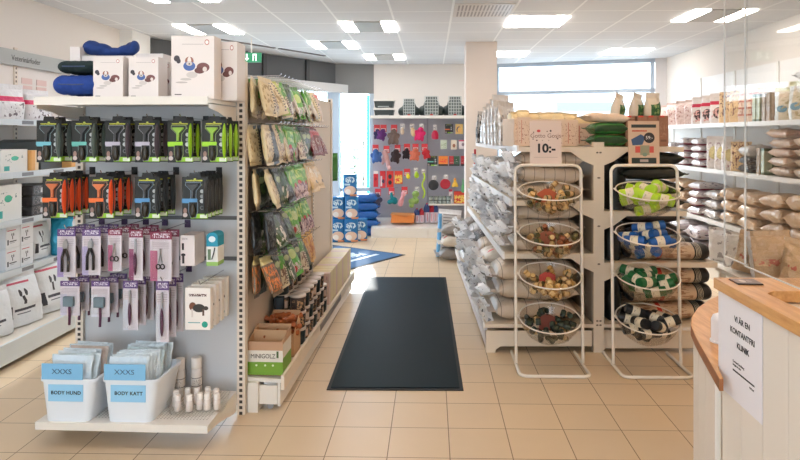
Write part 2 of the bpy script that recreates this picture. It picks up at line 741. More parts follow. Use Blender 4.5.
# ---------------------------------------------------------------- ceiling lights and vent
STRIP = mat('light_strip', (255, 248, 240), 0.5, emit=LAMP_W)
STRIPW = mat('light_strip_warm', (255, 214, 168), 0.5, emit=LAMP_W * 0.75)
STRIPC = mat('light_strip_cool', (244, 246, 255), 0.5, emit=LAMP_W)
LOUV = mat('louver_grey', (178, 176, 174), 0.5)
lf0 = None
LIGHTS = [(-2.54, 6.97), (-0.69, 6.85), (1.12, 6.58), (2.86, 6.3), (-1.3, 8.2), (1.12, 9.2), (2.82, 8.95), (-0.72, 9.5),
          (-2.22, 5.22), (-0.69, 4.3), (1.12, 4.2), (2.86, 3.9), (-2.54, 2.2), (-0.69, 2.0), (1.12, 1.9), (2.86, 1.8),
          (-2.54, -0.4), (-0.69, -0.4), (1.12, -0.4), (2.86, -0.4)]
LN = ['recessed ceiling light above the aisle gondola, left of the toy shelf row', 'recessed ceiling light over the far end of the black floor mat',
      'bright recessed ceiling light right of the round-cornered pillar and air vent', 'recessed ceiling light seen through the hanging clear screen',
      'small recessed ceiling light nearest the exit sign and the grey fascia', 'recessed ceiling light touching the pillar, close to the rear window',
      'recessed ceiling light over the right end of the rear window', 'smallest recessed ceiling light nearest the toy shelf wall',
      'ceiling light cut by the top edge above the white boxes']
PN = ['over the mat', 'over the standing bins', 'over the counter', 'over the left aisle', 'straight above the visitor', 'right above the counter end',
      'near the right wall', 'behind on the left', 'behind in the middle', 'behind on the right', 'behind by the right wall']
for i, (x, y) in enumerate(LIGHTS):
    lab = LN[i] if i < len(LN) else 'recessed ceiling light outside the view, ' + PN[i - 9]
    if lf0 is None:
        lf0 = root('ceiling_light', (x, y, CEIL))
        tag(lf0, lab, 'light', 'recessed ceiling lights')
        put('louver', MB().box(-0.15, -0.3, -0.012, 0.15, 0.3, -0.002).mesh('louver'), LOUV, lf0)
        me = MB().box(-0.075, -0.3, -0.014, 0.075, 0.3, -0.002).mesh('light_strip')
        put('light_strip', me, STRIP, lf0, (-0.225, 0, 0))
        put('light_strip', me, STRIP, lf0, (0.225, 0, 0))
        l = lf0
    else:
        m_ = STRIPW if x > 0.5 and y < 5 else (STRIPC if x < -1.2 else STRIP)
        l = dup(lf0, (x, y, CEIL), (0, 0, 0), lab, None, {'light_strip': m_, 'louver': mat('louver_lit', (255, 250, 244), 0.5, emit=3.0) if i in (2, 5, 6) else LOUV})
vt = put('ceiling_vent', MB().box(-0.28, -0.3, -0.012, 0.28, 0.3, -0.001).mesh('ceiling_vent'),
         printmat('vent_grille', (214, 208, 204), [('s', 0.04, 0.06, 0.96, 0.47, (150, 142, 138), 16, 0.5, 'u'), ('s', 0.04, 0.53, 0.96, 0.94, (150, 142, 138), 16, 0.5, 'u')], 'xy'),
         None, (0.5, 5.98, CEIL))
tag(vt, 'slatted square air vent in the ceiling left of the bright light', 'vent')
# exit sign
ex = root('exit_sign', (at(251.5, 7.6), 7.6, zat(57.5, -1.9, 7.6)))
tag(ex, 'green emergency exit sign with arrow hanging below the ceiling', 'sign')
GS = mat('exit_green', (10, 120, 80), 0.5, emit=0.25)
WS = mat('exit_white', (225, 245, 235), 0.5, emit=0.6)
put('sign_body', MB().box(-0.125, -0.02, -0.06, 0.125, 0.02, 0.06).mesh('sign_body', bevel=0.003), GS, ex)
put('hanger', MB().box(-0.006, -0.006, 0.06, 0.006, 0.006, CEIL - ex.location.z - 0.001).mesh('hanger'), WHITE, ex)
put('arrow', MB().prism([(-0.06, 0.045), (-0.045, 0.045), (-0.045, -0.01), (-0.025, -0.01), (-0.0525, -0.042), (-0.08, -0.01), (-0.06, -0.01)], -0.023, -0.0205, 'y').mesh('arrow'), WS, ex)
put('door_symbol', MB().prism([(0.02, -0.045), (0.02, 0.045), (0.07, 0.045), (0.07, -0.045), (0.055, -0.045), (0.05, 0.0), (0.06, 0.02), (0.045, 0.03), (0.035, 0.01), (0.03, -0.045)], -0.023, -0.0205, 'y').mesh('door_symbol'), WS, ex)

# ================================================================ floor mats
mt = root('floor_mat', (-0.235, 5.16, 0), (0, 0, 0.012))
tag(mt, 'long dark slate floor mat running down the aisle', 'mat')
put('mat_edge', MB().box(-0.413, -1.475, 0, 0.413, 1.475, 0.006).mesh('mat_edge', bevel=0.002), mat('rubber_black', (20, 20, 22), 0.6), mt)
put('carpet', MB().box(-0.39, -1.45, 0.004, 0.39, 1.45, 0.011).mesh('carpet'), mat('mat_slate', (20, 34, 40), 0.5, spec=0.08, bump=0.1, bscale=400, var=0.12), mt)
tip = Vector((-0.34, 7.87))
e1, e2 = Vector((-0.55, -0.835)), Vector((-0.835, 0.55))
ang = math.atan2(e1.y, e1.x)
dm = root('door_mat', (tip.x, tip.y, 0), (0, 0, ang))
tag(dm, 'blue entrance mat with white lettering laid diagonally by the door', 'mat')
put('mat_edge', MB().box(-0.02, -1.75, 0, 1.2, 0.0, 0.006).mesh('mat_edge2', bevel=0.002), mat('rubber_black', (20, 20, 22), 0.6), dm)
put('carpet', MB().box(0.02, -1.71, 0.004, 1.16, -0.03, 0.011).mesh('carpet2'),
    printmat('mat_blue', (54, 92, 130), [('r', 0, 0, 1, 0.36, (46, 50, 60)), ('r', 0.14, 0.82, 1.0, 0.86, (206, 214, 220)), ('n', 0.2, 0.64, 1.0, 0.78, (196, 208, 216), 12, 0.48)], 'xy', 0.85), dm)

# ================================================================ left gondola with its end cap
GA = (-1.045, 3.375)
RA = -0.023


def ga(x, y):
    c, s = math.cos(RA), math.sin(RA)
    return (GA[0] + x * c - y * s, GA[1] + x * s + y * c)


SLOT = printmat('slotted_upright', (228, 216, 202), [('s', 0.3, 0.0, 0.7, 1.0, (62, 54, 48), 62, 0.55, 'v')], 'xz', 0.45)
SLOTY = printmat('slotted_upright_side', (222, 206, 188), [('s', 0.3, 0.0, 0.7, 1.0, (92, 72, 58), 62, 0.5, 'v')], 'yz', 0.45)
PANG = mat('panel_cool_grey', (200, 201, 203), 0.5)
PANB = mat('panel_beige', (214, 196, 176), 0.6)
PERF = printmat('perforated_shelf', (226, 220, 212), [('d', 0.03, 0.1, 0.97, 0.97, (150, 140, 130), 52, 26, 0.42)], 'xy', 0.4)
ec = root('end_cap_unit', (*GA, 0), (0, 0, RA))
tag(ec, 'white end-cap display of hooks and shelves facing the viewer at left', 'shelving')
put('upright', MB().box(-0.022, -0.03, 0, 0.022, 0.02, 1.945).mesh('upright'), SLOT, ec)
put('upright', MB().box(-0.935, -0.03, 0, -0.893, 0.02, 1.86).mesh('upright'), SLOT, ec)
put('back_panel', MB().box(-0.893, -0.004, 0.1, -0.022, 0.016, 1.86).mesh('back_panel'), PANG, ec)
put('top_shelf', MB().box(-0.895, -0.42, 1.696, -0.028, -0.03, 1.716).box(-0.895, -0.435, 1.686, -0.028, -0.42, 1.726).mesh('top_shelf'), WHITE, ec)
put('bottom_shelf', MB().box(-0.885, -0.42, 0.115, -0.025, -0.03, 0.131).mesh('bottom_shelf'), PERF, ec)
put('shelf_lip', MB().box(-0.885, -0.44, 0.095, -0.025, -0.42, 0.132).mesh('shelf_lip'), WHITE, ec)
for z0, z1, nm in ((1.60, 1.69, 'top'), (0.02, 0.115, 'low')):
    for x in (-0.026, -0.892):
        put('shelf_bracket', MB().prism([(-0.42, z1), (-0.03, z1), (-0.03, z0), (-0.06, z0), (-0.3, z1 - 0.035), (-0.42, z1 - 0.02)], x - 0.002, x + 0.002, 'x').mesh('shelf_bracket'), WHITE, ec)
RAIL = mat('hook_rail_dark', (92, 92, 92), 0.5)
for z in (1.08, 0.855):
    put('hook_rail', MB().box(-0.89, -0.016, z - 0.01, -0.025, -0.005, z + 0.01).mesh('hook_rail'), RAIL, ec)
HOOK = MB().tube([(0, -0.005, 0), (0, -0.33, 0), (0, -0.345, 0.02)], 0.0028, 6).mesh('hook')
PLATE = MB().box(-0.016, -0.005, -0.03, 0.016, 0.0, 0.012).mesh('hook_plate')

gn = root('aisle_gondola', (*GA, 0), (0, 0, RA))
tag(gn, 'beige gondola with hanging treats along the left of the aisle', 'shelving')
put('back_panel', MB().box(-0.03, 0.03, 0.1, -0.005, 2.63, 1.86).mesh('aisle_back_panel'), PANB, gn)
for y in (0.9, 1.77, 2.63):
    put('upright', MB().box(-0.035, y, 0, 0.008, y + 0.045, 1.9).mesh('aisle_upright'), SLOTY if y < 2.5 else SLOT, gn)
put('base_deck', MB().prism([(0.0, 0.165), (0.215, 0.155), (0.215, 0.175), (0.0, 0.185)], 0.03, 2.68, 'y').mesh('base_deck'), WHITE, gn)
put('deck_lip', MB().box(0.21, 0.02, 0.12, 0.228, 2.69, 0.20).mesh('deck_lip'), mat('lip_cream', (232, 218, 200), 0.4), gn)
put('kick_plate', MB().box(0.185, 0.04, 0.02, 0.2, 2.66, 0.155).mesh('kick_plate'), WHITE, gn)
put('end_plate', MB().box(0.085, 0.03, 0.035, 0.185, 0.045, 0.14).mesh('end_plate'), WHITE, gn)
put('foot', MB().box(0.03, 0.0, 0.0, 0.085, 0.12, 0.165).mesh('foot'), WHITE, gn)
put('foot', MB().box(0.03, 2.5, 0.0, 0.085, 2.62, 0.165).mesh('foot'), WHITE, gn)
put('caster', MB().lathe([(0.0, -0.008), (0.018, -0.008), (0.018, 0.008), (0.0, 0.008)], 14, (0.14, 0.06, 0.018), 'y').mesh('caster'), mat('caster_grey', (150, 150, 150), 0.4), gn)
put('price_rail', MB().box(0.229, 1.0, 0.135, 0.232, 1.85, 0.18).mesh('price_rail'), mat('price_rail_grey', (140, 134, 128), 0.4), gn)

# ---------------------------------------------------------------- end cap: hanging rake packs
CARDW, CARDH = 0.128, 0.212


def cardmat(name, bar, lime=(150, 205, 60)):
    return printmat(name, (36, 39, 38), [
        ('n', 0.16, 0.90, 0.8, 0.93, (200, 205, 70), 70, 0.42),
        ('e', 0.5, 0.95, 0.05, 0.018, (190, 200, 90)),
        ('r', 0.12, 0.80, 0.78, 0.825, (150, 160, 120)),
        ('e', 0.45, 0.78, 0.27, 0.05, (18, 18, 20)),
        ('r', 0.0, 0.38, 0.6, 0.48, bar),
        ('e', 0.78, 0.66, 0.075, 0.045, (190, 195, 195)), ('e', 0.78, 0.54, 0.075, 0.045, (150, 155, 155)), ('e', 0.78, 0.43, 0.085, 0.05, (200, 205, 205)),
        ('e', 0.78, 0.27, 0.08, 0.05, (110, 112, 114)), ('e', 0.78, 0.27, 0.05, 0.03, (50, 52, 54)),
        ('e', 0.12, 0.2, 0.07, 0.07, (150, 120, 110)), ('e', 0.12, 0.1, 0.09, 0.05, (196, 184, 180)),
        ('r', 0.33, 0.02, 1.0, 0.13, lime), ('r', 0.7, 0.03, 0.98, 0.11, (222, 232, 214))], rough=0.6)


CBAR = {'aqua': ((120, 190, 205), (96, 110, 108)), 'teal': ((110, 190, 180), (92, 106, 100)), 'lilac': ((190, 185, 200), (80, 70, 78)),
        'lime': ((160, 215, 50), (150, 200, 40)), 'orange': ((240, 120, 60), (232, 84, 40)), 'blue': ((90, 150, 200), (60, 64, 68))}


def make_rake(color):
    bar, shell = CBAR[color]
    r = root('grooming_rake_pack')
    put('backing_card', MB().box(-CARDW / 2, -0.002, 0, CARDW / 2, 0.002, CARDH).mesh('backing_card'), cardmat('card_' + color, bar), r)
    put('hanger_tab', MB().prism([(-0.03, CARDH), (0.03, CARDH), (0.026, CARDH + 0.02), (-0.026, CARDH + 0.02)], -0.0015, 0.0015, 'y').mesh('hanger_tab'), BLACK, r)
    # the tool itself: T-shaped head and oval handle
    hd = MB().prism([(-0.036, 0.176), (0.020, 0.176), (0.020, 0.170), (-0.002, 0.146), (-0.003, 0.108), (-0.013, 0.108), (-0.014, 0.146), (-0.036, 0.170)], -0.016, -0.003, 'y').mesh('rake_head', bevel=0.002)
    put('rake_head', hd, mat('rake_head_' + color, tuple(min(255, int(c * 0.75) + 25) for c in bar) if color in ('orange', 'lime') else (58, 60, 62), 0.4), r)
    ho = MB().prism([(-0.047, 0.187), (0.031, 0.187), (0.031, 0.169), (0.009, 0.143), (0.007, 0.112), (0.016, 0.08), (0.016, 0.04), (0.006, 0.008), (-0.022, 0.008), (-0.032, 0.04), (-0.032, 0.08), (-0.021, 0.112), (-0.021, 0.143), (-0.047, 0.169)], -0.0032, -0.0022, 'y').mesh('tool_outline')
    put('tool_outline', ho, mat('outline_' + color, tuple(int(90 + c * 0.35) for c in bar), 0.5), r)
    ho = MB().prism([(-0.044, 0.184), (0.028, 0.184), (0.028, 0.170), (0.006, 0.143), (0.004, 0.110), (0.013, 0.08), (0.013, 0.04), (0.004, 0.011), (-0.02, 0.011), (-0.029, 0.04), (-0.029, 0.08), (-0.018, 0.110), (-0.018, 0.143), (-0.044, 0.170)], -0.0042, -0.0031, 'y').mesh('tool_window')
    put('tool_window', ho, mat('window_dark', (30, 31, 32), 0.5), r)
    put('rake_handle', MB().ell((-0.008, -0.012, 0.045), (0.017, 0.012, 0.037), 14, 10).mesh('rake_handle', smooth=True), mat('rake_handle_dark', (40, 36, 26), 0.35), r)
    put('colour_band', MB().box(-CARDW / 2, -0.0062, 0.086, 0.012, -0.0045, 0.104).mesh('colour_band'), mat('band_' + color, bar, 0.5), r)
    put('plastic_shell', MB().ell((0.052, 0.004, 0.108), (0.010, 0.030, 0.092), 12, 10).mesh('plastic_shell', smooth=True), mat('shell_' + color, shell, 0.3), r)
    return r


rows = [
    # u centre of the front card, colour, count of packs, words
    (1.510, [(49, 'aqua', 2, 'at the far left'), (84.5, 'teal', 2, 'second from left'), (118, 'lilac', 2, 'third from left'), (147.5, 'lilac', 2, 'fourth from left'), (180.5, 'lime', 2, 'fifth from left'), (214.5, 'lime', 3, 'at the far right')], 'top'),
    (1.226, [(55, 'orange', 4, 'at the far left'), (101.5, 'orange', 3, 'second from left'), (147.5, 'blue', 3, 'third from left'), (195, 'blue', 5, 'at the far right')], 'second'),
]
rk = {}
NW = ['foremost', 'second', 'third', 'fourth', 'hindmost']
for zb, lst, rn in rows:
    for u, color, cnt, where in lst:
        Yf = 3.04 - 0.023 * (at(u, 3.04) - GA[0])
        x0 = at(u, Yf) - GA[0] + 0.0077
        zb_ = zb - 0.11
        hk = put('hook', HOOK, CHROME, ec, (x0, 0, zb_ + CARDH + 0.012))
        put('hook_plate', PLATE, BLACK, ec, (x0, -0.004, zb_ + CARDH + 0.02))
        step = 0.28 / cnt if cnt > 2 else 0.10
        for k in range(cnt):
            p = ga(x0, -0.335 + k * step * 0.92)
            nm = ('foremost', 'rearmost')[k] if cnt == 2 else (NW[k] if k < cnt - 1 else 'rearmost')
            lab = '%s black card pack with %s grooming rake, %s hook row, %s' % (nm, color, rn, where)
            if color not in rk:
                rk[color] = make_rake(color)
                g = rk[color]
                g.location = (*p, zb_)
                g.rotation_euler = (0, 0, RA)
                tag(g, lab, 'grooming tool', 'grooming rake packs on the end cap')
            else:
                dup(rk[color], (*p, zb_), (0, 0, RA + random.uniform(-0.05, 0.05)), lab)

# ---------------------------------------------------------------- end cap: clippers, scissors and combs
DKP = mat('tool_black', (34, 30, 34), 0.4)
STEEL = mat('tool_steel', (176, 178, 184), 0.3, 0.8)
PLUMM = mat('tool_plum', (84, 40, 70), 0.4)


def stroke(pts, r):
    return MB().tube(pts, r, 6)


def tool_parts(kind, r, w, h):
    z = lambda f: f * h
    if kind == 'clipper':
        put('handle', stroke([(-0.002, -0.012, z(0.6)), (-0.016, -0.012, z(0.42)), (-0.017, -0.012, z(0.12))], 0.007).mesh('handle_l', smooth=True), DKP, r)
        put('handle', stroke([(0.002, -0.012, z(0.6)), (0.016, -0.012, z(0.42)), (0.015, -0.012, z(0.12))], 0.007).mesh('handle_r', smooth=True), DKP, r)
        put('blade', MB().prism([(-0.012, z(0.6)), (0.012, z(0.6)), (0.014, z(0.7)), (0.004, z(0.8)), (-0.01, z(0.72))], -0.016, -0.005, 'y').mesh('blade'), STEEL, r)
    elif kind == 'scissors':
        for sx in (-1, 1):
            ring_ = [(sx * 0.011 + 0.010 * math.cos(a), -0.009, z(0.3) + 0.012 * math.sin(a)) for a in [i * PI / 6 for i in range(12)]]
            put('finger_ring', MB().tube(ring_, 0.003, 6, True).mesh('finger_ring', smooth=True), DKP, r)
            put('blade', stroke([(sx * 0.009, -0.009, z(0.38)), (-sx * 0.003, -0.009, z(0.66))], 0.0028).mesh('blade'), STEEL, r)
    elif kind == 'comb':
        put('handle', MB().ell((0, -0.01, z(0.34)), (0.009, 0.007, z(0.24)), 10, 8).mesh('handle', smooth=True), PLUMM, r)
        put('blade', MB().box(-0.004, -0.012, z(0.52), 0.005, -0.004, z(0.82)).mesh('blade'), STEEL, r)
    elif kind == 'brush':
        put('brush_head', MB().box(-0.026, -0.022, z(0.44), 0.026, -0.004, z(0.66)).mesh('brush_head', bevel=0.003), mat('brush_slate', (110, 130, 142), 0.5), r)
        put('handle', stroke([(0.004, -0.013, z(0.45)), (0.006, -0.013, z(0.25)), (0.004, -0.013, z(0.02))], 0.0065).mesh('handle', smooth=True), PLUMM, r)


def make_blister(kind, w, h, top, low):
    r = root({'clipper': 'nail_clipper_pack', 'scissors': 'scissors_pack', 'comb': 'comb_pack', 'brush': 'brush_pack'}[kind])
    key = 'bl_%s_%s' % (kind, '_'.join(map(str, low)))
    put('backing_card', MB().box(-w / 2, -0.002, 0 if kind != 'brush' else h * 0.22, w / 2, 0.002, h).mesh('blister_card'),
        printmat(key, (216, 208, 216), [('r', 0, 0.85, 1, 1, top), ('n', 0.1, 0.88, 0.9, 0.97, (232, 226, 236), 18, 0.52), ('r', 0, 0.0, 0.34, 0.62, low), ('s', 0.1, 0.66, 0.9, 0.8, (186, 172, 184), 26, 0.35, 'v')], rough=0.35), r)
    put('blister', MB().box(-w * 0.36, -0.026, h * 0.06 if kind != 'brush' else h * 0.3, w * 0.36, -0.002, h * 0.84).mesh('blister', bevel=0.006), CLEAR, r)
    tool_parts(kind, r, w, h)
    return r


PUR, PLM, ROSE, LAV = (92, 66, 122), (128, 44, 72), (178, 96, 130), (168, 150, 200)
bl = [  # u left, u right, v top, v bottom, kind, top, low, count, words
    (57, 76, 229, 277, 'clipper', PUR, LAV, 3, 'black-handled nail clipper on a lilac card'),
    (82, 101, 229, 275, 'clipper', PUR, (186, 176, 214), 3, 'grey-and-black nail clipper on a pale lilac card'),
    (108, 122, 229, 271, 'scissors', PLM, ROSE, 3, 'small black scissors on a pink card'),
    (129, 143, 230, 280, 'comb', PLM, (150, 80, 120), 3, 'slim plum comb on a rose card'),
    (150, 172, 232, 281, 'scissors', PLM, (190, 110, 140), 2, 'large black scissors on a rose card'),
    (60, 80, 281, 325, 'brush', PUR, (200, 196, 214), 3, 'slate slicker brush on a lilac card'),
    (91, 110, 281, 327, 'brush', PUR, (222, 224, 234), 3, 'small pale slicker brush on a white card'),
    (123, 138, 281, 330, 'comb', PUR, (210, 214, 226), 4, 'dark plum brush in a narrow pack'),
    (156, 169, 281, 342, 'comb', PUR, (214, 216, 226), 3, 'long black comb in a narrow pack')]
for u0, u1, v0, v1, kind, top, low, cnt, wd in bl:
    Yf = 3.05 - 0.023 * (at((u0 + u1) / 2, 3.05) - GA[0])
    x0 = at((u0 + u1) / 2, Yf) - GA[0] + 0.0077
    wd_ = (u1 - u0) / 613 * Yf
    X0 = at((u0 + u1) / 2, Yf)
    zt, zb = zat(v0, X0, Yf), zat(v1, X0, Yf)
    pr = make_blister(kind, wd_, zt - zb, top, low)
    put('hook', HOOK, CHROME, ec, (x0, 0, zt + 0.004))
    put('hook_plate', PLATE, mat('hook_plate_purple', (64, 44, 84), 0.5) if v0 < 300 else BLACK, ec, (x0, -0.004, zt + 0.006))
    for k in range(cnt):
        p = ga(x0, -0.325 + k * 0.085)
        nm = 'foremost' if k == 0 else ('rearmost' if k == cnt - 1 else ('second' if k == 1 else 'third'))
        lab = '%s pack on its hook: %s' % (nm, wd)
        if k == 0:
            pr.location = (*p, zb)
            pr.rotation_euler = (0, 0, RA)
            tag(pr, lab, 'grooming tool', wd.split(' on ')[0] + ' packs')
        else:
            dup(pr, (*p, zb), (0, 0, RA + random.uniform(-0.08, 0.08)), lab)

# white box, teal blister box and dog boxes
Yf = 3.12
x0 = at(187.5, Yf)
wb = put('clipper_box', MB().box(-0.037, 0, 0, 0.037, 0.13, 0.158).mesh('clipper_box', bevel=0.002),
         printmat('white_box_print', (232, 222, 220), [('r', 0.1, 0.52, 0.25, 0.74, INKC := (40, 36, 40)), ('e', 0.2, 0.36, 0.16, 0.05, INKC), ('r', 0.12, 0.08, 0.28, 0.34, INKC), ('n', 0.1, 0.86, 0.5, 0.91, (150, 130, 130), 40, 0.5)]), None, (x0, Yf, zat(266, x0, Yf)), (0, 0, RA))
tag(wb, 'white carton with small black drawings on the end cap', 'box')
x0 = at(212, Yf)
tb = root('tick_remover_pack', (x0, Yf, zat(266, x0, Yf)), (0, 0, RA))
tag(tb, 'teal and white arched blister box at the end cap right', 'box')
arch = [(-0.03, 0.0), (0.03, 0.0), (0.03, 0.15)] + [(0.03 * math.cos(a), 0.15 + 0.022 * math.sin(a)) for a in [PI * i / 8 for i in range(1, 8)]] + [(-0.03, 0.15)]
put('carton', MB().prism(arch, 0, 0.09, 'y').mesh('teal_carton', bevel=0.003),
    printmat('teal_print', (226, 228, 222), [('r', 0, 0.58, 1, 1, (26, 150, 180)), ('e', 0.5, 0.8, 0.3, 0.09, (220, 236, 240)), ('r', 0.12, 0.18, 0.4, 0.5, (96, 120, 90)), ('r', 0, 0, 1, 0.12, (150, 196, 100))]), tb)
put('tweezer', MB().tube([(0.0, -0.004, 0.035), (0.012, -0.006, 0.07), (0.016, -0.004, 0.095)], 0.003).mesh('tweezer'), DKP, tb)
dogp = printmat('dog_box_print', (234, 228, 222), [('n', 0.15, 0.80, 0.85, 0.86, (90, 60, 60), 30, 0.45), ('e', 0.3, 0.56, 0.14, 0.1, (120, 74, 52)), ('e', 0.55, 0.52, 0.24, 0.10, (52, 48, 44)),
                                                    ('r', 0.25, 0.30, 0.32, 0.5, (214, 204, 196)), ('r', 0.68, 0.34, 0.76, 0.5, (90, 66, 52)), ('e', 0.82, 0.52, 0.1, 0.05, (60, 50, 44)), ('e', 0.78, 0.13, 0.12, 0.075, (20, 150, 130)), ('r', 0.12, 0.16, 0.6, 0.18, (60, 150, 150))])
x0l = at(198, 3.0)
zt, zb = zat(289, x0l, 3.0), zat(331, x0l, 3.0)
for k in range(4):
    p = ga(x0l - GA[0], -0.36 + k * 0.075)
    if k == 0:
        db = root('dog_wrap_box', (*p, zb), (0, 0, RA))
        put('carton', MB().box(-0.064, 0, 0, 0.064, 0.042, zt - zb).mesh('dog_carton', bevel=0.002), dogp, db)
        put('hang_tab', MB().prism([(-0.05, zt - zb), (0.05, zt - zb), (0.035, zt - zb + 0.03), (-0.035, zt - zb + 0.03)], 0.018, 0.022, 'y').mesh('hang_tab'), CLEAR, db)
        tag(db, 'foremost white carton with a beagle picture on the end cap', 'box', 'beagle cartons on the lowest hook')
    else:
        dup(db, (*p, zb), (0, 0, RA + 0.03 * k), '%s white beagle carton on the lowest hook' % ['', 'second', 'third', 'rearmost'][k])
put('hook', HOOK, CHROME, ec, (x0l - GA[0], 0, zt + 0.012))

# ---------------------------------------------------------------- end cap: bins of body suits
BIN = mat('bin_white', (226, 232, 238), 0.35, coat=0.2)
_m, _nt, _b = _principled('bin_translucent')
_b.inputs['Base Color'].default_value = lin((228, 234, 240))
_b.inputs['Roughness'].default_value = 0.35
_b.inputs['Transmission Weight'].default_value = 0.0
_b.inputs['Alpha'].default_value = 1.0
BINT = _m
LBL = mat('label_blue', (150, 204, 236), 0.6)
LBL2 = mat('label_blue_dark', (128, 188, 226), 0.6)


def make_bin():
    r = root('storage_bin')
    W, D, H = 0.268, 0.285, 0.205

    def ringp(w, d, z, rd=0.035, n=4, y0=0.0):
        out = []
        for cx, cy, a0 in ((w / 2 - rd, d - rd, 0), (-w / 2 + rd, d - rd, PI / 2), (-w / 2 + rd, rd, PI), (w / 2 - rd, rd, 1.5 * PI)):
            for i in range(n + 1):
                a = a0 + PI / 2 * i / n
                out.append((cx + rd * math.cos(a), y0 + cy + rd * math.sin(a), z))
        return out
    mb = MB()
    lay = [ringp(W - 0.045, D - 0.03, 0), ringp(W, D, H), ringp(W + 0.025, D + 0.0, H + 0.003), ringp(W + 0.025, D, H - 0.012), ringp(W + 0.004, D, H - 0.012)]
    inn = [ringp(W - 0.008, D - 0.008, H, y0=0.004), ringp(W - 0.053, D - 0.038, 0.006, y0=0.004)]
    n = len(lay[0])
    seq = [lay[4], lay[3], lay[2], inn[0], inn[1]]
    mb.v += [p for l in ([lay[0]] + seq) for p in l]
    for k in range(5):
        for i in range(n):
            j = (i + 1) % n
            mb.f.append((k * n + i, k * n + j, (k + 1) * n + j, (k + 1) * n + i))
    mb.f.append(tuple(range(n)))
    mb.f.append(tuple(5 * n + i for i in range(n)))
    put('bin_body', mb.mesh('bin_body', smooth=True), BINT, r)
    return r


bins = [(66.5, 2.965, 'HUND', 'dog'), (129, 2.965, 'KATT', 'cat')]
SUIT = [printmat('suit_bag_' + n, c, [('n', 0.1, 0.15, 0.9, 0.6, d, 7, 0.56)], rough=0.25, bump=0.5, bscale=30) for n, c, d in
        (('ice', (222, 234, 240), (190, 210, 220)), ('tan', (214, 196, 184), (230, 222, 214)), ('teal', (214, 230, 232), (110, 150, 150)))]
b0 = None
for bi, (u, Y, word, an) in enumerate(bins):
    x = at(u, Y)
    lab = 'translucent white bin with blue label BODY %s on the bottom shelf' % word
    if b0 is None:
        b0 = make_bin()
        b0.location = (x, Y, 0.132)
        b0.rotation_euler = (0, 0, RA)
        tag(b0, lab, 'bin', 'body suit bins')
        b = b0
        b1 = dup(b0, (at(129, 2.965), 2.965, 0.132), (0, 0, RA), 'x')
    else:
        b = b1
        b['label'] = lab
    tilt = math.atan2(0.0225, 0.185)
    lb = put('bin_label', MB().box(-0.09, -0.0045, 0.10, 0.085, -0.0015, 0.182).mesh('bin_label'), LBL, b, (0, 0.0, 0), (0, 0, 0))
    text('lettering', 'BODY %s' % word, 0.024, INK, lb, (0, -0.005, 0.142), (PI / 2, 0, 0), bold=0.02, sp=1.08)
    lc = put('size_label', MB().box(-0.122, -0.0065, 0.207, 0.085, -0.0035, 0.285).mesh('size_label'), LBL2, b)
    text('lettering', 'XXXS', 0.034, mat('pen_blue', (60, 84, 120), 0.6), lc, (-0.02, -0.007, 0.246), (PI / 2, 0, 0), sx=1.15)
    for k in range(9):
        f = k / 8
        key = 'suit%d' % (k % 3)
        me = bag(key, 0.30, 0.20, 0.03, 'stand', ('flat', 'seal'), 0.35, seed=k % 3 + 11, seal=0.025)
        p = Vector((x, Y)) + Vector((random.uniform(-0.012, 0.006), 0.026 + 0.027 * k))
        sb = put('garment_pouch', me, SUIT[(k * 2 + bi) % 3 if k % 4 == 1 else 0], None, (p.x, p.y, 0.142), (random.uniform(-0.12, 0.0), random.uniform(-0.05, 0.05), RA + random.uniform(-0.12, 0.12)))
        tag(sb, '%s crinkled clear pouch of %s body suit filed in its blue-labelled bin' % (ORD[k], an), 'pouch', 'pouches in the %s bin' % an)

# spray bottles and tray
def make_spray():
    r = root('spray_bottle')
    put('bottle', MB().lathe([(0.027, 0), (0.0285, 0.004), (0.0285, 0.125), (0.025, 0.138), (0.02, 0.142)], 20).mesh('bottle', smooth=True),
        printmat('spray_print', (226, 218, 210), [('s', 0, 0.2, 1, 0.9, (88, 74, 70), 3.2, 0.07, 'v'), ('n', 0.2, 0.3, 0.8, 0.6, (120, 104, 98), 20, 0.6)]), r)
    put('cap', MB().lathe([(0.0255, 0.138), (0.027, 0.14), (0.027, 0.192), (0.024, 0.196)], 20).mesh('cap', smooth=True), mat('cap_white', (238, 230, 222), 0.35), r)
    return r


sy = make_spray()
X1, X2 = at(180.5, 3.30), at(196.5, 3.31)
sy.location = (X1, 3.29, 0.132)
tag(sy, 'white spray bottle, left of the two behind the clear tray', 'bottle', 'spray bottles')
dup(sy, (X2, 3.31, 0.132), (0, 0, 0.5), 'white spray bottle, right of the two behind the clear tray')
TRX = at(199, 3.13)
tr = root('display_tray', (TRX, 3.13, 0.132), (0, 0, 0.12))
tag(tr, 'clear acrylic tray holding small white bottles on the perforated shelf', 'tray')
tm = MB()
a_, b_, hh = 0.135, 0.10, 0.055
pr_ = []
for e, z in ((1.0, 0.0), (1.12, hh), (1.09, hh), (0.97, 0.004)):
    pr_.append([(math.copysign(abs(math.cos(t)) ** 0.6, math.cos(t)) * a_ * e, math.copysign(abs(math.sin(t)) ** 0.6, math.sin(t)) * b_ * e, z) for t in [2 * PI * i / 24 for i in range(24)]])
for l in pr_:
    tm.v += l
for k in range(3):
    for i in range(24):
        j = (i + 1) % 24
        tm.f.append((k * 24 + i, k * 24 + j, (k + 1) * 24 + j, (k + 1) * 24 + i))
tm.f.append(tuple(range(24)))
tm.f.append(tuple(72 + i for i in range(24)))
put('tray_body', tm.mesh('tray_body', smooth=True), CLEAR, tr)
nb = 0
pb = None
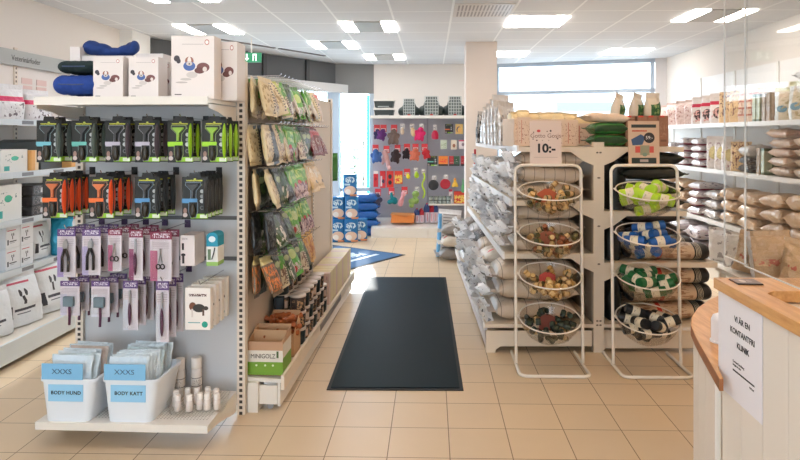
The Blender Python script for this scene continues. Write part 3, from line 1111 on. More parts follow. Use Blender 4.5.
for (dx, dy) in [(-0.09, -0.02), (-0.065, 0.03), (-0.035, -0.025), (-0.02, 0.03), (0.01, -0.015), (0.03, 0.03), (0.045, -0.02), (0.075, 0.015), (0.09, -0.02), (-0.112, 0.012)]:
    c, s_ = math.cos(0.12), math.sin(0.12)
    dx, dy = dx * 1.08, dy * 1.6
    loc = (TRX + dx * c - dy * s_, 3.13 + dx * s_ + dy * c, 0.137)
    if pb is None:
        pb = root('small_bottle')
        put('bottle', MB().lathe([(0.0165, 0), (0.0175, 0.004), (0.0175, 0.045), (0.012, 0.053)], 14).mesh('vial', smooth=True), mat('vial_white', (222, 210, 202), 0.3), pb)
        put('cap', MB().lathe([(0.015, 0.053), (0.015, 0.078), (0.013, 0.081)], 14).mesh('vial_cap', smooth=True), mat('cap_white', (238, 230, 222), 0.35), pb)
        pb.location = loc
        tag(pb, 'small white bottle in the clear tray, front left corner', 'bottle', 'small white bottles')
    else:
        w_ = ['', 'rear left', 'front, second from left', 'rear, second from left', 'front centre', 'rear right of centre', 'front, second from right', 'rear right', 'front right corner'][nb] if nb < 9 else ''
        dup(pb, loc, (0, 0, nb), 'small white bottle in the clear tray, ' + w_ if nb < 9 else 'small white bottle at the far left end of the clear tray')
    nb += 1

# ---------------------------------------------------------------- end cap: top shelf
ZT = 1.717
cp = [('r', 0.25, 0.865, 0.75, 0.872, (170, 160, 156)), ('e', 0.83, 0.9, 0.055, 0.045, (190, 120, 110)), ('e', 0.83, 0.9, 0.038, 0.03, (240, 232, 228)),
      ('e', 0.13, 0.64, 0.07, 0.05, (60, 54, 60)), ('e', 0.17, 0.6, 0.05, 0.04, (60, 54, 60)), ('e', 0.74, 0.50, 0.15, 0.075, (120, 74, 70)), ('e', 0.66, 0.45, 0.12, 0.05, (104, 60, 56)), ('e', 0.78, 0.47, 0.05, 0.04, (222, 208, 200)),
      ('e', 0.48, 0.38, 0.13, 0.05, (206, 198, 192)), ('e', 0.34, 0.31, 0.13, 0.02, (196, 188, 182)), ('e', 0.24, 0.26, 0.14, 0.014, (190, 180, 174)),
      ('e', 0.42, 0.60, 0.10, 0.07, (150, 96, 78)), ('e', 0.42, 0.60, 0.045, 0.07, (232, 224, 218)), ('e', 0.42, 0.52, 0.14, 0.075, (70, 98, 160)), ('e', 0.42, 0.56, 0.07, 0.035, (206, 196, 190)), ('e', 0.42, 0.555, 0.02, 0.012, (50, 44, 44)),
      ('r', 0.08, 0.06, 0.24, 0.075, (90, 84, 84))]
COLLAR = printmat('collar_box_print', (230, 221, 216), cp, rough=0.5)
PLAINB = mat('plain_white_box', (226, 218, 214), 0.55)


def tbox(name, u0, u1, v0, v1, Y, D, m, lab, grp=None, rz=0.0):
    x0, x1 = at(u0, Y), at(u1, Y)
    zt = zat(v0, x0, Y)
    o = root(name, ((x0 + x1) / 2, Y, ZT), (0, 0, rz))
    W = (x1 - x0) / 2
    put('carton', MB().box(-W, 0, 0, W, D, zt - ZT).mesh(name, bevel=0.0015), m, o)
    put('lid_flap', MB().box(-W, -0.001, zt - ZT, W, D, zt - ZT + 0.0015).mesh('lid_flap'), PLAINB, o)
    tag(o, lab, 'box', grp)
    return o


tbox('collar_box', 93.5, 122.5, 57, 93.5, 3.0, 0.12, COLLAR, 'white carton with a dog in a blue collar, beside the blue folded bed', 'collar boxes on the top shelf', 0.05)
tbox('collar_box', 129, 158, 57, 93.5, 3.0, 0.12, COLLAR, 'white carton with a dog in a blue collar, middle of the top shelf', 'collar boxes on the top shelf', 0.05)
tbox('collar_box', 171.5, 214, 36, 93.5, 3.0, 0.11, COLLAR, 'largest white carton with dog in a blue collar on the top shelf', 'collar boxes on the top shelf', 0.03)
tbox('collar_box', 153, 171, 62, 94, 3.2, 0.1, COLLAR, 'white collar carton half hidden left of the largest one', 'collar boxes on the top shelf', 0.02)
tbox('collar_box', 206, 237, 42, 94, 3.16, 0.15, COLLAR, 'tall white collar carton behind and right of the largest one', 'collar boxes on the top shelf', 0.02)
tbox('storage_carton', 82, 132, 56, 94, 3.17, 0.17, PLAINB, 'long plain white carton behind the collar boxes under the blue bundle')
tbox('storage_carton', 136, 163, 54, 94, 3.17, 0.17, PLAINB, 'plain white carton standing behind the middle collar box')
tbox('storage_carton', 70, 80, 47, 94, 3.17, 0.17, PLAINB, 'plain white carton at the left behind the stacked pet beds')
# stacked folded beds
NAVY = mat('bed_blue', (30, 64, 140), 0.85, bump=0.4, bscale=40, var=0.2)
GRN = mat('bed_dark_green', (26, 44, 44), 0.85, bump=0.4, bscale=40, var=0.2)


def bed(u0, u1, v0, v1, Y, D, m, lab):
    x0, x1 = at(u0, Y), at(u1, Y)
    z0, z1 = zat(v1, x0, Y), zat(v0, x0, Y)
    W, H = x1 - x0, z1 - z0
    r = root('pet_carrier_bag', ((x0 + x1) / 2, Y + D / 2, z0))
    put('body', blob('bed%d' % u0, [((sx * W * 0.3, sy * D * 0.28, H / 2), (W * 0.24, D * 0.26, H * 0.5)) for sx in (-1, -0.33, 0.33, 1) for sy in (-1, 0, 1)], 0.011, 2), m, r)
    put('zipper', MB().tube([(-W * 0.3, -D / 2 - 0.004, H * 0.5), (W * 0.05, -D / 2 - 0.006, H * 0.48), (W * 0.3, -D / 2 - 0.004, H * 0.5)], 0.003).mesh('zipper'), mat('zip_pale', (50, 66, 100), 0.5), r)
    tag(r, lab, 'pet bag')


ZB0 = ZT
bed(50, 93, 74, 94.6, 2.98, 0.24, NAVY, 'blue folded fabric pet bag, lower of the two stacked at left')
bed(55, 93, 59.5, 73, 3.0, 0.22, GRN, 'dark green folded fabric pet bag lying on the blue one')
Xc, Yc = at(112, 3.27), 3.27
zc = zat(57, Xc, Yc) + 0.06
bb = put('cloth_bundle', blob('bundle', [((-0.095, 0, 0.05), (0.045, 0.06, 0.04)), ((-0.115, 0.02, 0.065), (0.025, 0.04, 0.03)), ((-0.05, 0, 0.04), (0.06, 0.06, 0.035)), ((0.02, 0, 0.025), (0.075, 0.05, 0.026)), ((0.095, 0, 0.035), (0.05, 0.05, 0.03)), ((0.135, 0, 0.055), (0.02, 0.04, 0.035)), ((0.11, 0.02, 0.055), (0.03, 0.04, 0.03))], 0.007, 3),
         mat('bundle_blue', (24, 56, 120), 0.8, bump=0.5, bscale=45, var=0.3), None, (Xc, 3.25, zat(56, at(107, 3.17), 3.17) + 0.004))
tag(bb, 'crumpled blue cloth bundle lying on the long white carton', 'cloth')

# ================================================================ goods hanging and standing along the aisle gondola
def foil(name, base, items, rough=0.3, bump=0.5, metal=0.0):
    return printmat(name, base, items, 'xz', rough, metal, bump, 30)


TREAT = {
    'green': foil('treat_green', (96, 168, 62), [('r', 0, 0.86, 1, 1, (60, 120, 40)), ('e', 0.5, 0.62, 0.34, 0.14, (196, 214, 130)), ('n', 0.1, 0.1, 0.9, 0.36, (210, 190, 190), 9, 0.5), ('e', 0.25, 0.2, 0.13, 0.09, (178, 52, 48))]),
    'kraft': foil('treat_kraft', (222, 202, 160), [('s', 0.7, 0.08, 0.85, 0.9, (70, 58, 44), 13, 0.5, 'v'), ('n', 0.1, 0.2, 0.65, 0.8, (176, 150, 108), 7, 0.55)]),
    'dark': foil('treat_dark', (44, 52, 36), [('n', 0.1, 0.1, 0.9, 0.8, (86, 110, 60), 8, 0.55), ('e', 0.5, 0.7, 0.3, 0.08, (170, 180, 130))]),
    'red': foil('treat_red', (120, 28, 30), [('r', 0, 0.7, 1, 0.9, (206, 60, 74)), ('n', 0.1, 0.1, 0.9, 0.6, (206, 190, 180), 8, 0.58)]),
    'paw': foil('treat_paw', (222, 190, 140), [('e', 0.75, 0.25, 0.1, 0.06, (50, 40, 34)), ('n', 0.1, 0.45, 0.9, 0.95, (240, 226, 206), 10, 0.5)]),
    'blush': foil('treat_blush', (226, 200, 178), [('r', 0, 0.82, 1, 0.95, (214, 70, 60)), ('e', 0.7, 0.62, 0.12, 0.05, (60, 50, 44)), ('n', 0.1, 0.1, 0.9, 0.5, (200, 176, 156), 6, 0.5)]),
    'yellow': foil('treat_yellow', (150, 176, 56), [('r', 0.1, 0.2, 0.9, 0.55, (232, 220, 180)), ('n', 0.1, 0.3, 0.9, 0.5, (150, 110, 60), 10, 0.5), ('r', 0, 0.8, 1, 1, (190, 190, 70))]),
    'pinkgreen': foil('treat_pinkgreen', (88, 160, 58), [('r', 0, 0, 1, 0.42, (196, 160, 166)), ('n', 0.1, 0.05, 0.9, 0.4, (110, 80, 100), 9, 0.52), ('e', 0.3, 0.44, 0.14, 0.06, (190, 44, 44)), ('e', 0.5, 0.72, 0.26, 0.12, (176, 204, 100))]),
    'orange': foil('treat_orange', (222, 168, 70), [('n', 0.1, 0.1, 0.9, 0.8, (190, 116, 60), 7, 0.52)]),
    'amber': foil('treat_amber', (110, 92, 70), [('r', 0, 0.8, 1, 1, (206, 190, 130)), ('n', 0.05, 0.1, 0.95, 0.75, (222, 130, 66), 10, 0.5)]),
    'black': foil('treat_black', (34, 34, 34), [('n', 0.1, 0.15, 0.9, 0.85, (120, 120, 116), 11, 0.6)]),
    'white': foil('treat_white', (222, 214, 204), [('n', 0.1, 0.3, 0.9, 0.8, (160, 120, 130), 10, 0.56), ('r', 0, 0.86, 1, 1, (200, 176, 150))]),
}
TW = {'green': 'green treat bag', 'kraft': 'tan kraft treat bag with dark edge print', 'dark': 'dark green treat bag', 'red': 'dark red treat bag', 'paw': 'tan bag with paw print',
      'blush': 'pale bag with red top band', 'yellow': 'yellow-green treat bag', 'pinkgreen': 'green and pink treat bag', 'orange': 'orange-tan treat bag', 'amber': 'brown and orange chew bag', 'black': 'black and grey treat bag', 'white': 'white patterned treat bag'}
TREAT['mixgreen'] = foil('treat_mixgreen', (206, 190, 160), [('n', 0, 0.5, 1, 1, (84, 150, 50), 4, 0.44), ('n', 0, 0.05, 1, 0.5, (120, 84, 66), 7, 0.54), ('s', 0.72, 0.05, 0.86, 0.6, (60, 50, 40), 16, 0.5, 'v')])
TREAT['mixdark'] = foil('treat_mixdark', (60, 84, 44), [('n', 0, 0.5, 1, 1, (40, 60, 34), 4, 0.5), ('n', 0, 0.05, 1, 0.5, (226, 216, 204), 5, 0.52)])
TREAT['mixpink'] = foil('treat_mixpink', (92, 166, 56), [('n', 0.1, 0.55, 0.9, 0.85, (190, 214, 120), 6, 0.5), ('r', 0, 0, 1, 0.4, (206, 180, 180)), ('n', 0, 0, 1, 0.4, (110, 70, 90), 7, 0.52), ('e', 0.4, 0.42, 0.16, 0.06, (196, 40, 44))])
TW.update({'mixgreen': 'green-topped tan treat bag', 'mixdark': 'dark green and white treat bag', 'mixpink': 'green, pink and red treat bag'})
tb_meshes = [bag('treat%d' % i, 0.23, 0.14, 0.034, 'stand', ('seal', 'seal'), 0.25, seed=i + 30, seal=0.02, sec=9, ring=14) for i in range(4)]
# row: z of the hanging hook, sequence of bags from the near end outward (y start, step), protrusion
AR = [
    (1.885, 0.07, 0.088, 0.13, ['kraft', 'mixgreen', 'kraft', 'yellow', 'mixgreen', 'mixdark', 'mixgreen', 'white', 'green', 'mixgreen', 'mixdark', 'green', 'mixgreen', 'white', 'kraft', 'blush', 'blush'], 'top'),
    (1.615, 0.07, 0.088, 0.14, ['kraft', 'black', 'kraft', 'mixgreen', 'kraft', 'mixpink', 'green', 'mixpink', 'mixgreen', 'mixdark', 'dark', 'dark', 'red', 'red', 'red', 'red', 'red'], 'second'),
    (1.365, 0.07, 0.095, 0.165, ['kraft', 'dark', 'mixdark', 'black', 'green', 'mixpink', 'mixpink', 'mixpink', 'mixpink', 'paw', 'paw', 'paw', 'paw'], 'third'),
    (1.12, 0.07, 0.095, 0.155, ['black', 'mixdark', 'black', 'dark', 'mixpink', 'green', 'mixpink', 'mixpink', 'mixpink', 'mixpink'], 'fourth'),
    (0.87, 0.07, 0.095, 0.155, ['amber', 'dark', 'mixgreen', 'dark', 'mixdark', 'green', 'dark', 'mixgreen', 'dark', 'orange', 'orange', 'orange'], 'lowest'),
]
AHK = MB().tube([(0.0, 0, 0), (0.19, 0, 0), (0.2, 0, 0.012)], 0.0025, 6).mesh('aisle_hook')
for zt, y0, st, pr, seq, rn in AR:
    for i, k in enumerate(seq):
        y = y0 + st * i
        put('hook', AHK, CHROME, gn, (0, y, zt - 0.012))
        for j, dep in enumerate((pr, pr * 0.5)):
            p = ga(dep, y + random.uniform(-0.008, 0.008))
            H = 0.23
            tl = random.uniform(-0.5, -0.12) if j == 0 else random.uniform(-0.14, -0.05)
            zb = zt - 0.02 - H * math.cos(tl)
            # pivot at the base: shift outward so the top stays on the hook
            sh = H * math.sin(-tl) * (0.55 if j == 0 else 0.2)
            q = ga(dep + sh - 0.02, y)
            o = put('treat_bag', tb_meshes[(i + j) % 4], TREAT[k], None, (q[0], q[1], zb), (tl, random.uniform(-0.16, 0.16), RA + PI / 2 + random.uniform(-0.25, 0.18)))
            tag(o, '%s, %s row, hook %s from near end, %s' % (TW[k], rn, ['one', 'two', 'three', 'four', 'five', 'six', 'seven', 'eight', 'nine', 'ten', 'eleven', 'twelve', 'thirteen', 'fourteen', 'fifteen', 'sixteen', 'seventeen'][i], 'front' if j == 0 else 'behind'), 'treat bag', 'treat bags, %s hook row on the aisle gondola' % rn)

ZD = 0.187
KR = mat('kraft_card', (200, 160, 120), 0.8)


def open_box(name, W, D, H, Hb, m, mi, r):
    """a display tray open at the top with a lower front wall"""
    t = 0.004
    put('front_wall', MB().box(-W / 2, 0, 0, W / 2, t, H).mesh('front_wall'), m, r)
    put('back_wall', MB().box(-W / 2, D - t, 0, W / 2, D, Hb).mesh('back_wall'), mi, r)
    put('side_wall', MB().prism([(0, 0), (D, 0), (D, Hb), (t, H)], -W / 2, -W / 2 + t, 'x').mesh('side_wall'), mi, r)
    put('side_wall', MB().prism([(0, 0), (D, 0), (D, Hb), (t, H)], W / 2 - t, W / 2, 'x').mesh('side_wall2'), m if name == 'g' else mi, r)
    put('box_floor', MB().box(-W / 2, 0, 0, W / 2, D, t).mesh('box_floor'), mi, r)


p = ga(0.112, 0.05)
mg = root('chew_display_box', (*p, ZD), (0, 0, RA))
mgm = printmat('chew_box_print', (226, 220, 208), [('r', 0, 0, 1, 0.40, (116, 160, 50)), ('e', 0.25, 0.3, 0.03, 0.03, (224, 232, 200)), ('e', 0.5, 0.3, 0.03, 0.03, (224, 232, 200)), ('e', 0.72, 0.3, 0.03, 0.03, (224, 232, 200)),
                                                   ('r', 0.82, 0.52, 0.88, 0.72, (70, 96, 50)), ('r', 0, 0.74, 1, 1, (190, 150, 118))])
open_box('g', 0.20, 0.19, 0.19, 0.235, mgm, KR, mg)
put('inner_flap', MB().box(-0.096, 0.10, 0.1, 0.096, 0.104, 0.225).mesh('inner_flap'), KR, mg)
tag(mg, 'white and green open display box at the near end of the deck', 'box')
text('lettering', 'MINIGOLZ', 0.035, mat('ink_brown', (84, 74, 58), 0.7), mg, (-0.012, -0.002, 0.108), (PI / 2, 0, 0), sx=0.85)
CHEW = mat('chew_brown', (168, 92, 48), 0.5, bump=0.4, bscale=60, var=0.25)
CH = [MB().tube([(-0.03, 0, 0), (-0.008, 0.006 * s, 0.003), (0.015, -0.004 * s, 0.0), (0.032, 0.004, 0.002)], 0.008, 7, rr=[0.009, 0.007, 0.007, 0.010]).mesh('chew', smooth=True) for s in (1, -1)]
for k in range(12):
    q = ga(0.112 + random.uniform(-0.05, 0.06), 0.05 + random.uniform(0.125, 0.17))
    o = put('dog_chew', CH[k % 2], CHEW, None, (q[0], q[1], ZD + 0.16 + 0.012 * (k % 4)), (0, random.uniform(-0.3, 0.3), random.uniform(0, 3)))
    tag(o, 'small brown dog chew heaped inside the green and white display box', 'dog chew', 'chews in the green and white display box')
p = ga(0.115, 0.34)
kb = root('kraft_display_box', (*p, ZD), (0, 0, RA))
open_box('k', 0.175, 0.17, 0.14, 0.24, KR, KR, kb)
tag(kb, 'open brown cardboard box full of brown chews on the deck', 'box')
for k in range(34):
    q = ga(0.115 + random.uniform(-0.065, 0.065), 0.34 + random.uniform(0.02, 0.14))
    o = put('dog_chew', CH[k % 2], CHEW, None, (q[0], q[1], ZD + 0.13 + 0.014 * (k // 5)), (0, random.uniform(-0.4, 0.4), random.uniform(0, 3)), (1.7, 1.7, 1.7))
    tag(o, 'large brown dog chew piled in the open cardboard box', 'dog chew', 'chews in the cardboard box')


# lidded tubs
def make_tub():
    r = root('treat_tub')
    put('tub_body', MB().lathe([(0.044, 0), (0.047, 0.004), (0.051, 0.092)], 22).mesh('tub_body', smooth=True),
        printmat('tub_print', (70, 60, 56), [('n', 0, 0.1, 1, 0.8, (190, 150, 110), 7, 0.55), ('r', 0.3, 0.2, 0.7, 0.7, (214, 190, 176))], rough=0.3), r)
    put('lid', MB().lathe([(0.054, 0.09), (0.054, 0.103), (0.05, 0.105), (0.0, 0.102)], 22).mesh('lid', smooth=True), mat('lid_milky', (206, 192, 182), 0.35), r)
    return r


tub = None
n = 0
for row in range(7):
    for col in range(2):
        q = ga(0.056 + col * 0.108, 0.60 + row * 0.119)
        hmax = (3 if row < 6 else 2) if col == 1 else 4
        for s in range(hmax):
            lab = 'treat tub, %s, %s stack from the chew boxes, %s side' % (level(s, hmax), ORD[row], 'aisle' if col else 'rear')
            if tub is None:
                tub = make_tub()
                tub.location = (*q, ZD)
                tag(tub, lab, 'tub', 'round treat tubs on the deck')
            else:
                dup(tub, (*q, ZD + 0.107 * s), (0, 0, random.uniform(0, 6)), lab, None, {'tub_body': mat('tub_dark_teal', (40, 52, 56), 0.3)} if (row + s) % 3 == 0 else None)
# dark glass jars behind the cardboard boxes
jm = MB().lathe([(0.03, 0), (0.034, 0.004), (0.036, 0.09), (0.036, 0.10), (0.03, 0.105)], 18).mesh('jar', smooth=True)
for k, (x, y, s) in enumerate(((0.05, 0.30, 0), (0.05, 0.30, 1), (0.055, 0.545, 0), (0.055, 0.545, 1), (0.055, 0.545, 2), (0.15, 0.545, 0), (0.15, 0.545, 1))):
    if k < 2:
        continue
    q = ga(x, y)
    o = put('jar', jm, mat('jar_slate', (52, 62, 70), 0.25), None, (*q, ZD + 0.106 * s), (0, 0, 0))
    tag(o, 'dark slate jar behind the cardboard chew box, %s %s' % ('rear stack' if x < 0.1 else 'aisle stack', level(s, 3 if x < 0.1 else 2)), 'jar', 'slate jars')
# cream cartons at the far end
cc = MB().box(-0.085, 0, 0, 0.085, 0.05, 0.25).mesh('carton', bevel=0.002)
CRM = [printmat('cream_carton', (232, 212, 168), [('s', 0.1, 0.1, 0.9, 0.5, (206, 180, 130), 8, 0.3, 'v')]), printmat('rose_carton', (226, 196, 184), [('n', 0.1, 0.1, 0.9, 0.9, (206, 160, 160), 6, 0.55)])]
for k in range(18):
    q = ga(0.115, 1.5 + k * 0.062)
    o = put('treat_carton', cc, CRM[0 if k % 5 else 1], None, (*q, ZD), (0, 0, RA))
    tag(o, '%s carton filed upright at the far end of the aisle deck, %s from the tubs' % ('cream' if k % 5 else 'rose-tinted', ORD[k]), 'carton', 'cartons filed at the far end of the aisle deck')
q = ga(-0.05, 2.72)
o = root('hanging_pack', (at(333, 6.12), 6.12, zat(181, at(333, 6.12), 6.12)), (0, 0, 0))
put('peg_hook', MB().tube([(0, 0.01, 0.285), (-0.015, -0.13, 0.285)], 0.003, 6).mesh('far_hook'), CHROME, o)
put('pack_body', bag('gpouch', 0.28, 0.1, 0.06, 'stand', ('seal', 'seal'), 0.2, seed=3, seal=0.02), mat('leaf_green_pack', (70, 130, 60), 0.5, bump=0.4), o, (0, 0, 0), (0, 0, 0.5))
tag(o, 'green pack hanging at the far post of the aisle gondola', 'pack')

# ================================================================ middle gondola with sacks
GB = (1.19, 4.37)
RB = 0.030


def gb(x, y):
    c, s = math.cos(RB), math.sin(RB)
    return (GB[0] + x * c - y * s, GB[1] + x * s + y * c)


CREAM = mat('gondola_cream', (224, 208, 186), 0.45, coat=0.1)
mgd = root('middle_gondola', (*GB, 0), (0, 0, RB))
tag(mgd, 'cream double-sided gondola of pet food sacks right of the mat', 'shelving')
LEN = 2.85
POST = printmat('post_cream', (224, 208, 186), [('e', 0.5, 0.83, 0.16, 0.004, (120, 104, 88)), ('e', 0.35, 0.95, 0.12, 0.004, (110, 96, 80)), ('e', 0.65, 0.95, 0.12, 0.004, (110, 96, 80)), ('e', 0.5, 0.6, 0.14, 0.004, (120, 104, 88)), ('e', 0.5, 0.42, 0.14, 0.004, (120, 104, 88)),
                                                ('e', 0.35, 0.13, 0.12, 0.004, (110, 96, 80)), ('e', 0.65, 0.13, 0.12, 0.004, (110, 96, 80)), ('e', 0.35, 0.15, 0.12, 0.004, (110, 96, 80)), ('e', 0.65, 0.15, 0.12, 0.004, (110, 96, 80))])
put('upright', MB().box(-0.04, 0, 0, 0.035, 0.05, 1.49).mesh('b_upright'), POST, mgd)
for y in (0.95, 1.9, LEN - 0.05):
    put('upright', MB().box(-0.04, y, 0, 0.035, y + 0.05, 1.49).mesh('b_upright'), POST, mgd)
put('back_panel', MB().box(-0.015, 0.05, 0.1, 0.01, LEN - 0.05, 1.45).mesh('b_back_panel'), mat('panel_warm', (196, 176, 152), 0.6), mgd)


def bracket(x0, x1, z, h=0.07):
    """end bracket of a shelf from the post (x0) out to x1: chamfered towards the post"""
    s = 1 if x1 > x0 else -1
    return MB().prism([(x0, z), (x1, z), (x1, z - 0.035), (x0 + s * 0.16, z - 0.035), (x0 + s * 0.07, z - 0.1), (x0, z - 0.13)], 0.0, 0.006, 'y').mesh('shelf_bracket')


SH_L = [(0.20, 0.81), (0.70, 0.67), (1.075, 0.62), (1.455, 0.57)]
SH_R = [(0.20, 0.80), (0.635, 0.84), (1.0, 0.62), (1.455, 0.60)]
for z, d in SH_L:
    put('shelf', MB().box(-d, 0.004, z - 0.025, -0.04, LEN, z).mesh('b_shelf'), CREAM, mgd)
    put('shelf_lip', MB().box(-d - 0.012, 0.0, z - 0.04, -d, LEN, z + 0.012).mesh('b_lip'), mat('lip_white', (232, 228, 226), 0.4), mgd)
    if z > 0.3:
        put('shelf_bracket', bracket(-0.04, -d, z), CREAM, mgd)
for z, d in SH_R:
    put('shelf', MB().box(0.035, 0.004, z - 0.025, d, LEN, z).mesh('b_shelf'), CREAM, mgd)
    if z > 0.3:
        put('shelf_bracket', bracket(0.035, d, z), CREAM, mgd)
put('kick_plate', MB().box(-0.80, 0.02, 0.03, -0.79, LEN, 0.172).mesh('b_kick'), mat('kick_lilac', (214, 206, 208), 0.5), mgd)
put('base_end', MB().prism([(-0.80, 0.0), (-0.735, 0.0), (-0.735, 0.02), (-0.70, 0.045), (-0.05, 0.045), (-0.05, 0.155), (-0.80, 0.155)], 0.0, 0.012, 'y').mesh('base_end'), CREAM, mgd)
put('base_end', MB().prism([(0.035, 0.03), (0.79, 0.03), (0.79, 0.155), (0.035, 0.155)], 0.0, 0.012, 'y').mesh('base_end_r'), CREAM, mgd)
put('foot', MB().box(-0.80, 0.012, 0, -0.735, 0.08, 0.155).mesh('b_foot'), CREAM, mgd)
put('foot_bracket', MB().prism([(0.035, 0.16), (0.07, 0.16), (0.055, 0.04), (0.035, 0.02)], 0.0, 0.01, 'y').mesh('foot_bracket'), CREAM, mgd)

# sacks lying with the length across the shelf
SACK = {
    'beige': printmat('sack_beige', (204, 184, 162), [('s', 0.0, 0, 1, 1, (120, 104, 92), 7.5, 0.05, 'u'), ('r', 0, 0, 0.1, 1, (190, 178, 168)), ('n', 0.15, 0.2, 0.9, 0.8, (184, 162, 140), 8, 0.56)], 'xy', 0.4, 0, 0.5, 22),
    'silver': printmat('sack_silver', (224, 219, 216), [('s', 0, 0, 1, 1, (120, 114, 112), 9, 0.06, 'u')], 'xy', 0.3, 0.15, 0.6, 22),
    'grey': printmat('sack_grey', (150, 142, 136), [('r', 0.2, 0.3, 0.8, 0.7, (184, 172, 160)), ('n', 0.25, 0.35, 0.75, 0.65, (90, 84, 80), 12, 0.55)], 'xy', 0.4, 0.1, 0.5, 22),
    'pale': printmat('sack_pale', (226, 212, 196), [('n', 0.1, 0.2, 0.9, 0.8, (206, 184, 164), 8, 0.55), ('e', 0.15, 0.3, 0.04, 0.06, (214, 60, 70))], 'xy', 0.4, 0, 0.5, 22),
    'dark': printmat('sack_dark', (58, 56, 58), [('n', 0.1, 0.2, 0.9, 0.8, (150, 140, 136), 12, 0.56)], 'xy', 0.35, 0.1, 0.6, 22),
    'roll': printmat('sack_tan_black', (206, 178, 148), [('r', 0.78, 0, 1, 1, (22, 22, 26)), ('s', 0.8, 0, 0.86, 1, (190, 180, 160), 60, 0.4, 'u'), ('r', 0.36, 0, 0.41, 1, (196, 50, 36)), ('r', 0, 0, 0.06, 1, (30, 30, 34)), ('n', 0.08, 0, 0.34, 1, (150, 112, 84), 10, 0.56), ('n', 0.44, 0, 0.74, 1, (160, 122, 92), 9, 0.56)], 'xy', 0.4, 0, 0.4, 22),
    'blackgreen': printmat('sack_black_green', (24, 30, 26), [('n', 0.1, 0.2, 0.9, 0.8, (34, 60, 42), 5, 0.55)], 'xy', 0.35, 0, 0.4, 22),
}
EDGE = printmat('sack_end_print', (246, 245, 247), [('n', 0.1, 0.1, 0.9, 0.9, (70, 70, 76), 2.6, 0.62), ('n', 0, 0, 1, 1, (150, 152, 162), 3.2, 0.66)], 'yz', 0.3, 0.1, 0.0, 40)
big = [bag('sackL%d' % i, 0.68, 0.40, 0.145, 'lie', ('seal', 'seal'), 0.14, seed=i + 50, seal=0.05, sec=12, ring=18) for i in range(3)]
mid = [bag('sackM%d' % i, 0.55, 0.36, 0.115, 'lie', ('seal', 'seal'), 0.16, seed=i + 60, seal=0.045, sec=12, ring=18) for i in range(3)]


def flap_mesh(key, w, h, seed):
    """folded, crimped sack end that pokes out over the shelf edge"""
    rr = random.Random(seed)
    mb = MB()
    t = 0.008
    n = 6
    for side in (0, 1):
        for i in range(n + 1):
            y = -w / 2 + w * i / n
            xo = 0.02 * math.sin(i * 2.1 + seed)
            mb.v.append((0.0 - side * t * 0.2 + xo * 0.2, y, 0.0 + side * t))
            mb.v.append((-0.05 + xo, y * 1.04, 0.01 + side * t + rr.uniform(-0.006, 0.006)))
            mb.v.append((-0.085 + xo * 1.3, y * 1.0, h * 0.5 + side * t * 0.2 + rr.uniform(-0.008, 0.008)))
    m = (n + 1) * 3
    for i in range(n):
        for c in range(2):
            a = i * 3 + c
            mb.f.append((a, a + 1, a + 4, a + 3))
            mb.f.append((m + a, m + a + 3, m + a + 4, m + a + 1))
        a = i * 3
        mb.f.append((a, a + 3, m + a + 3, m + a))
        mb.f.append((a + 2, m + a + 2, m + a + 5, a + 5))
    for a in (0, n * 3):
        mb.f.append((a, m + a, m + a + 1, a + 1))
        mb.f.append((a + 1, m + a + 1, m + a + 2, a + 2))
    return mb.mesh(key)


FL = [flap_mesh('flap%d' % i, 0.17, 0.16, i) for i in range(3)]


def sack(name, me, kind, loc, rz, lab, grp, flap=True, L=0.68, cat='sack', rot=None):
    r = root(name, loc, rot or (random.uniform(-0.03, 0.03), random.uniform(-0.04, 0.04), rz))
    put('body', me, SACK[kind], r)
    if flap:
        for f in range(2):
            put('sealed_end', FL[(f + int(loc[1] * 10)) % 3], EDGE, r, (-L / 2 + 0.035, -0.09 + 0.18 * f, 0.035), (random.uniform(-0.7, 0.7), random.uniform(-0.2, 0.2), random.uniform(-0.4, 0.4)), (1, 0.95, 1))
    tag(r, lab, cat, grp)
    return r


SW = {'beige': 'beige striped sack', 'silver': 'silver striped sack', 'grey': 'grey sack', 'pale': 'pale cream sack', 'dark': 'dark patterned sack'}
shelves = [(0.202, 'base', big, 0.68, -0.44, 0.142, [['beige'] * 3, ['pale', 'grey', 'pale'], ['silver', 'grey', 'beige'], ['silver', 'silver', 'dark'], ['dark', 'silver', 'silver'], ['silver', 'pale', 'grey']]),
           (0.702, 'second', mid, 0.55, -0.345, 0.112, [['beige'] * 3, ['beige', 'silver', 'beige'], ['silver', 'dark', 'silver'], ['silver', 'silver', 'silver'], ['dark', 'silver', 'silver'], ['silver', 'silver', 'grey']]),
           (1.077, 'third', mid, 0.55, -0.31, 0.115, [['beige', 'beige', 'beige'], ['beige', 'silver'], ['silver', 'silver'], ['dark', 'silver'], ['silver', 'silver'], ['silver', 'silver']])]
for z, sn_, ms, L_, xc, st, cols in shelves:
    for ci, stack in enumerate(cols):
        for k, kd in enumerate(stack):
            q = gb(xc + random.uniform(-0.02, 0.015), 0.235 + ci * 0.455)
            sack('pet_food_sack', ms[(k + ci) % 3], kd, (q[0], q[1], z + k * st), RB + random.uniform(-0.05, 0.05),
                 '%s, %s, %s stack from near end, %s shelf, aisle side' % (SW[kd], level(k, len(stack)), ORD[ci], sn_), 'sacks lying on the %s shelf, left side of the middle gondola' % sn_, True, L_)
# sacks heaped at the far end of the gondola, aisle side
def stander(key, L, W, T, m, loc, rot, lab, cat, grp=None, name='standing_bag', cr=0.15, ends=('flat', 'seal'), seal=0.04):
    o = put(name, bag(key, L, W, T, 'stand', ends, cr, seed=len(key) + int(L * 100), seal=seal), m, None, loc, rot)
    tag(o, lab, cat, grp)
    return o


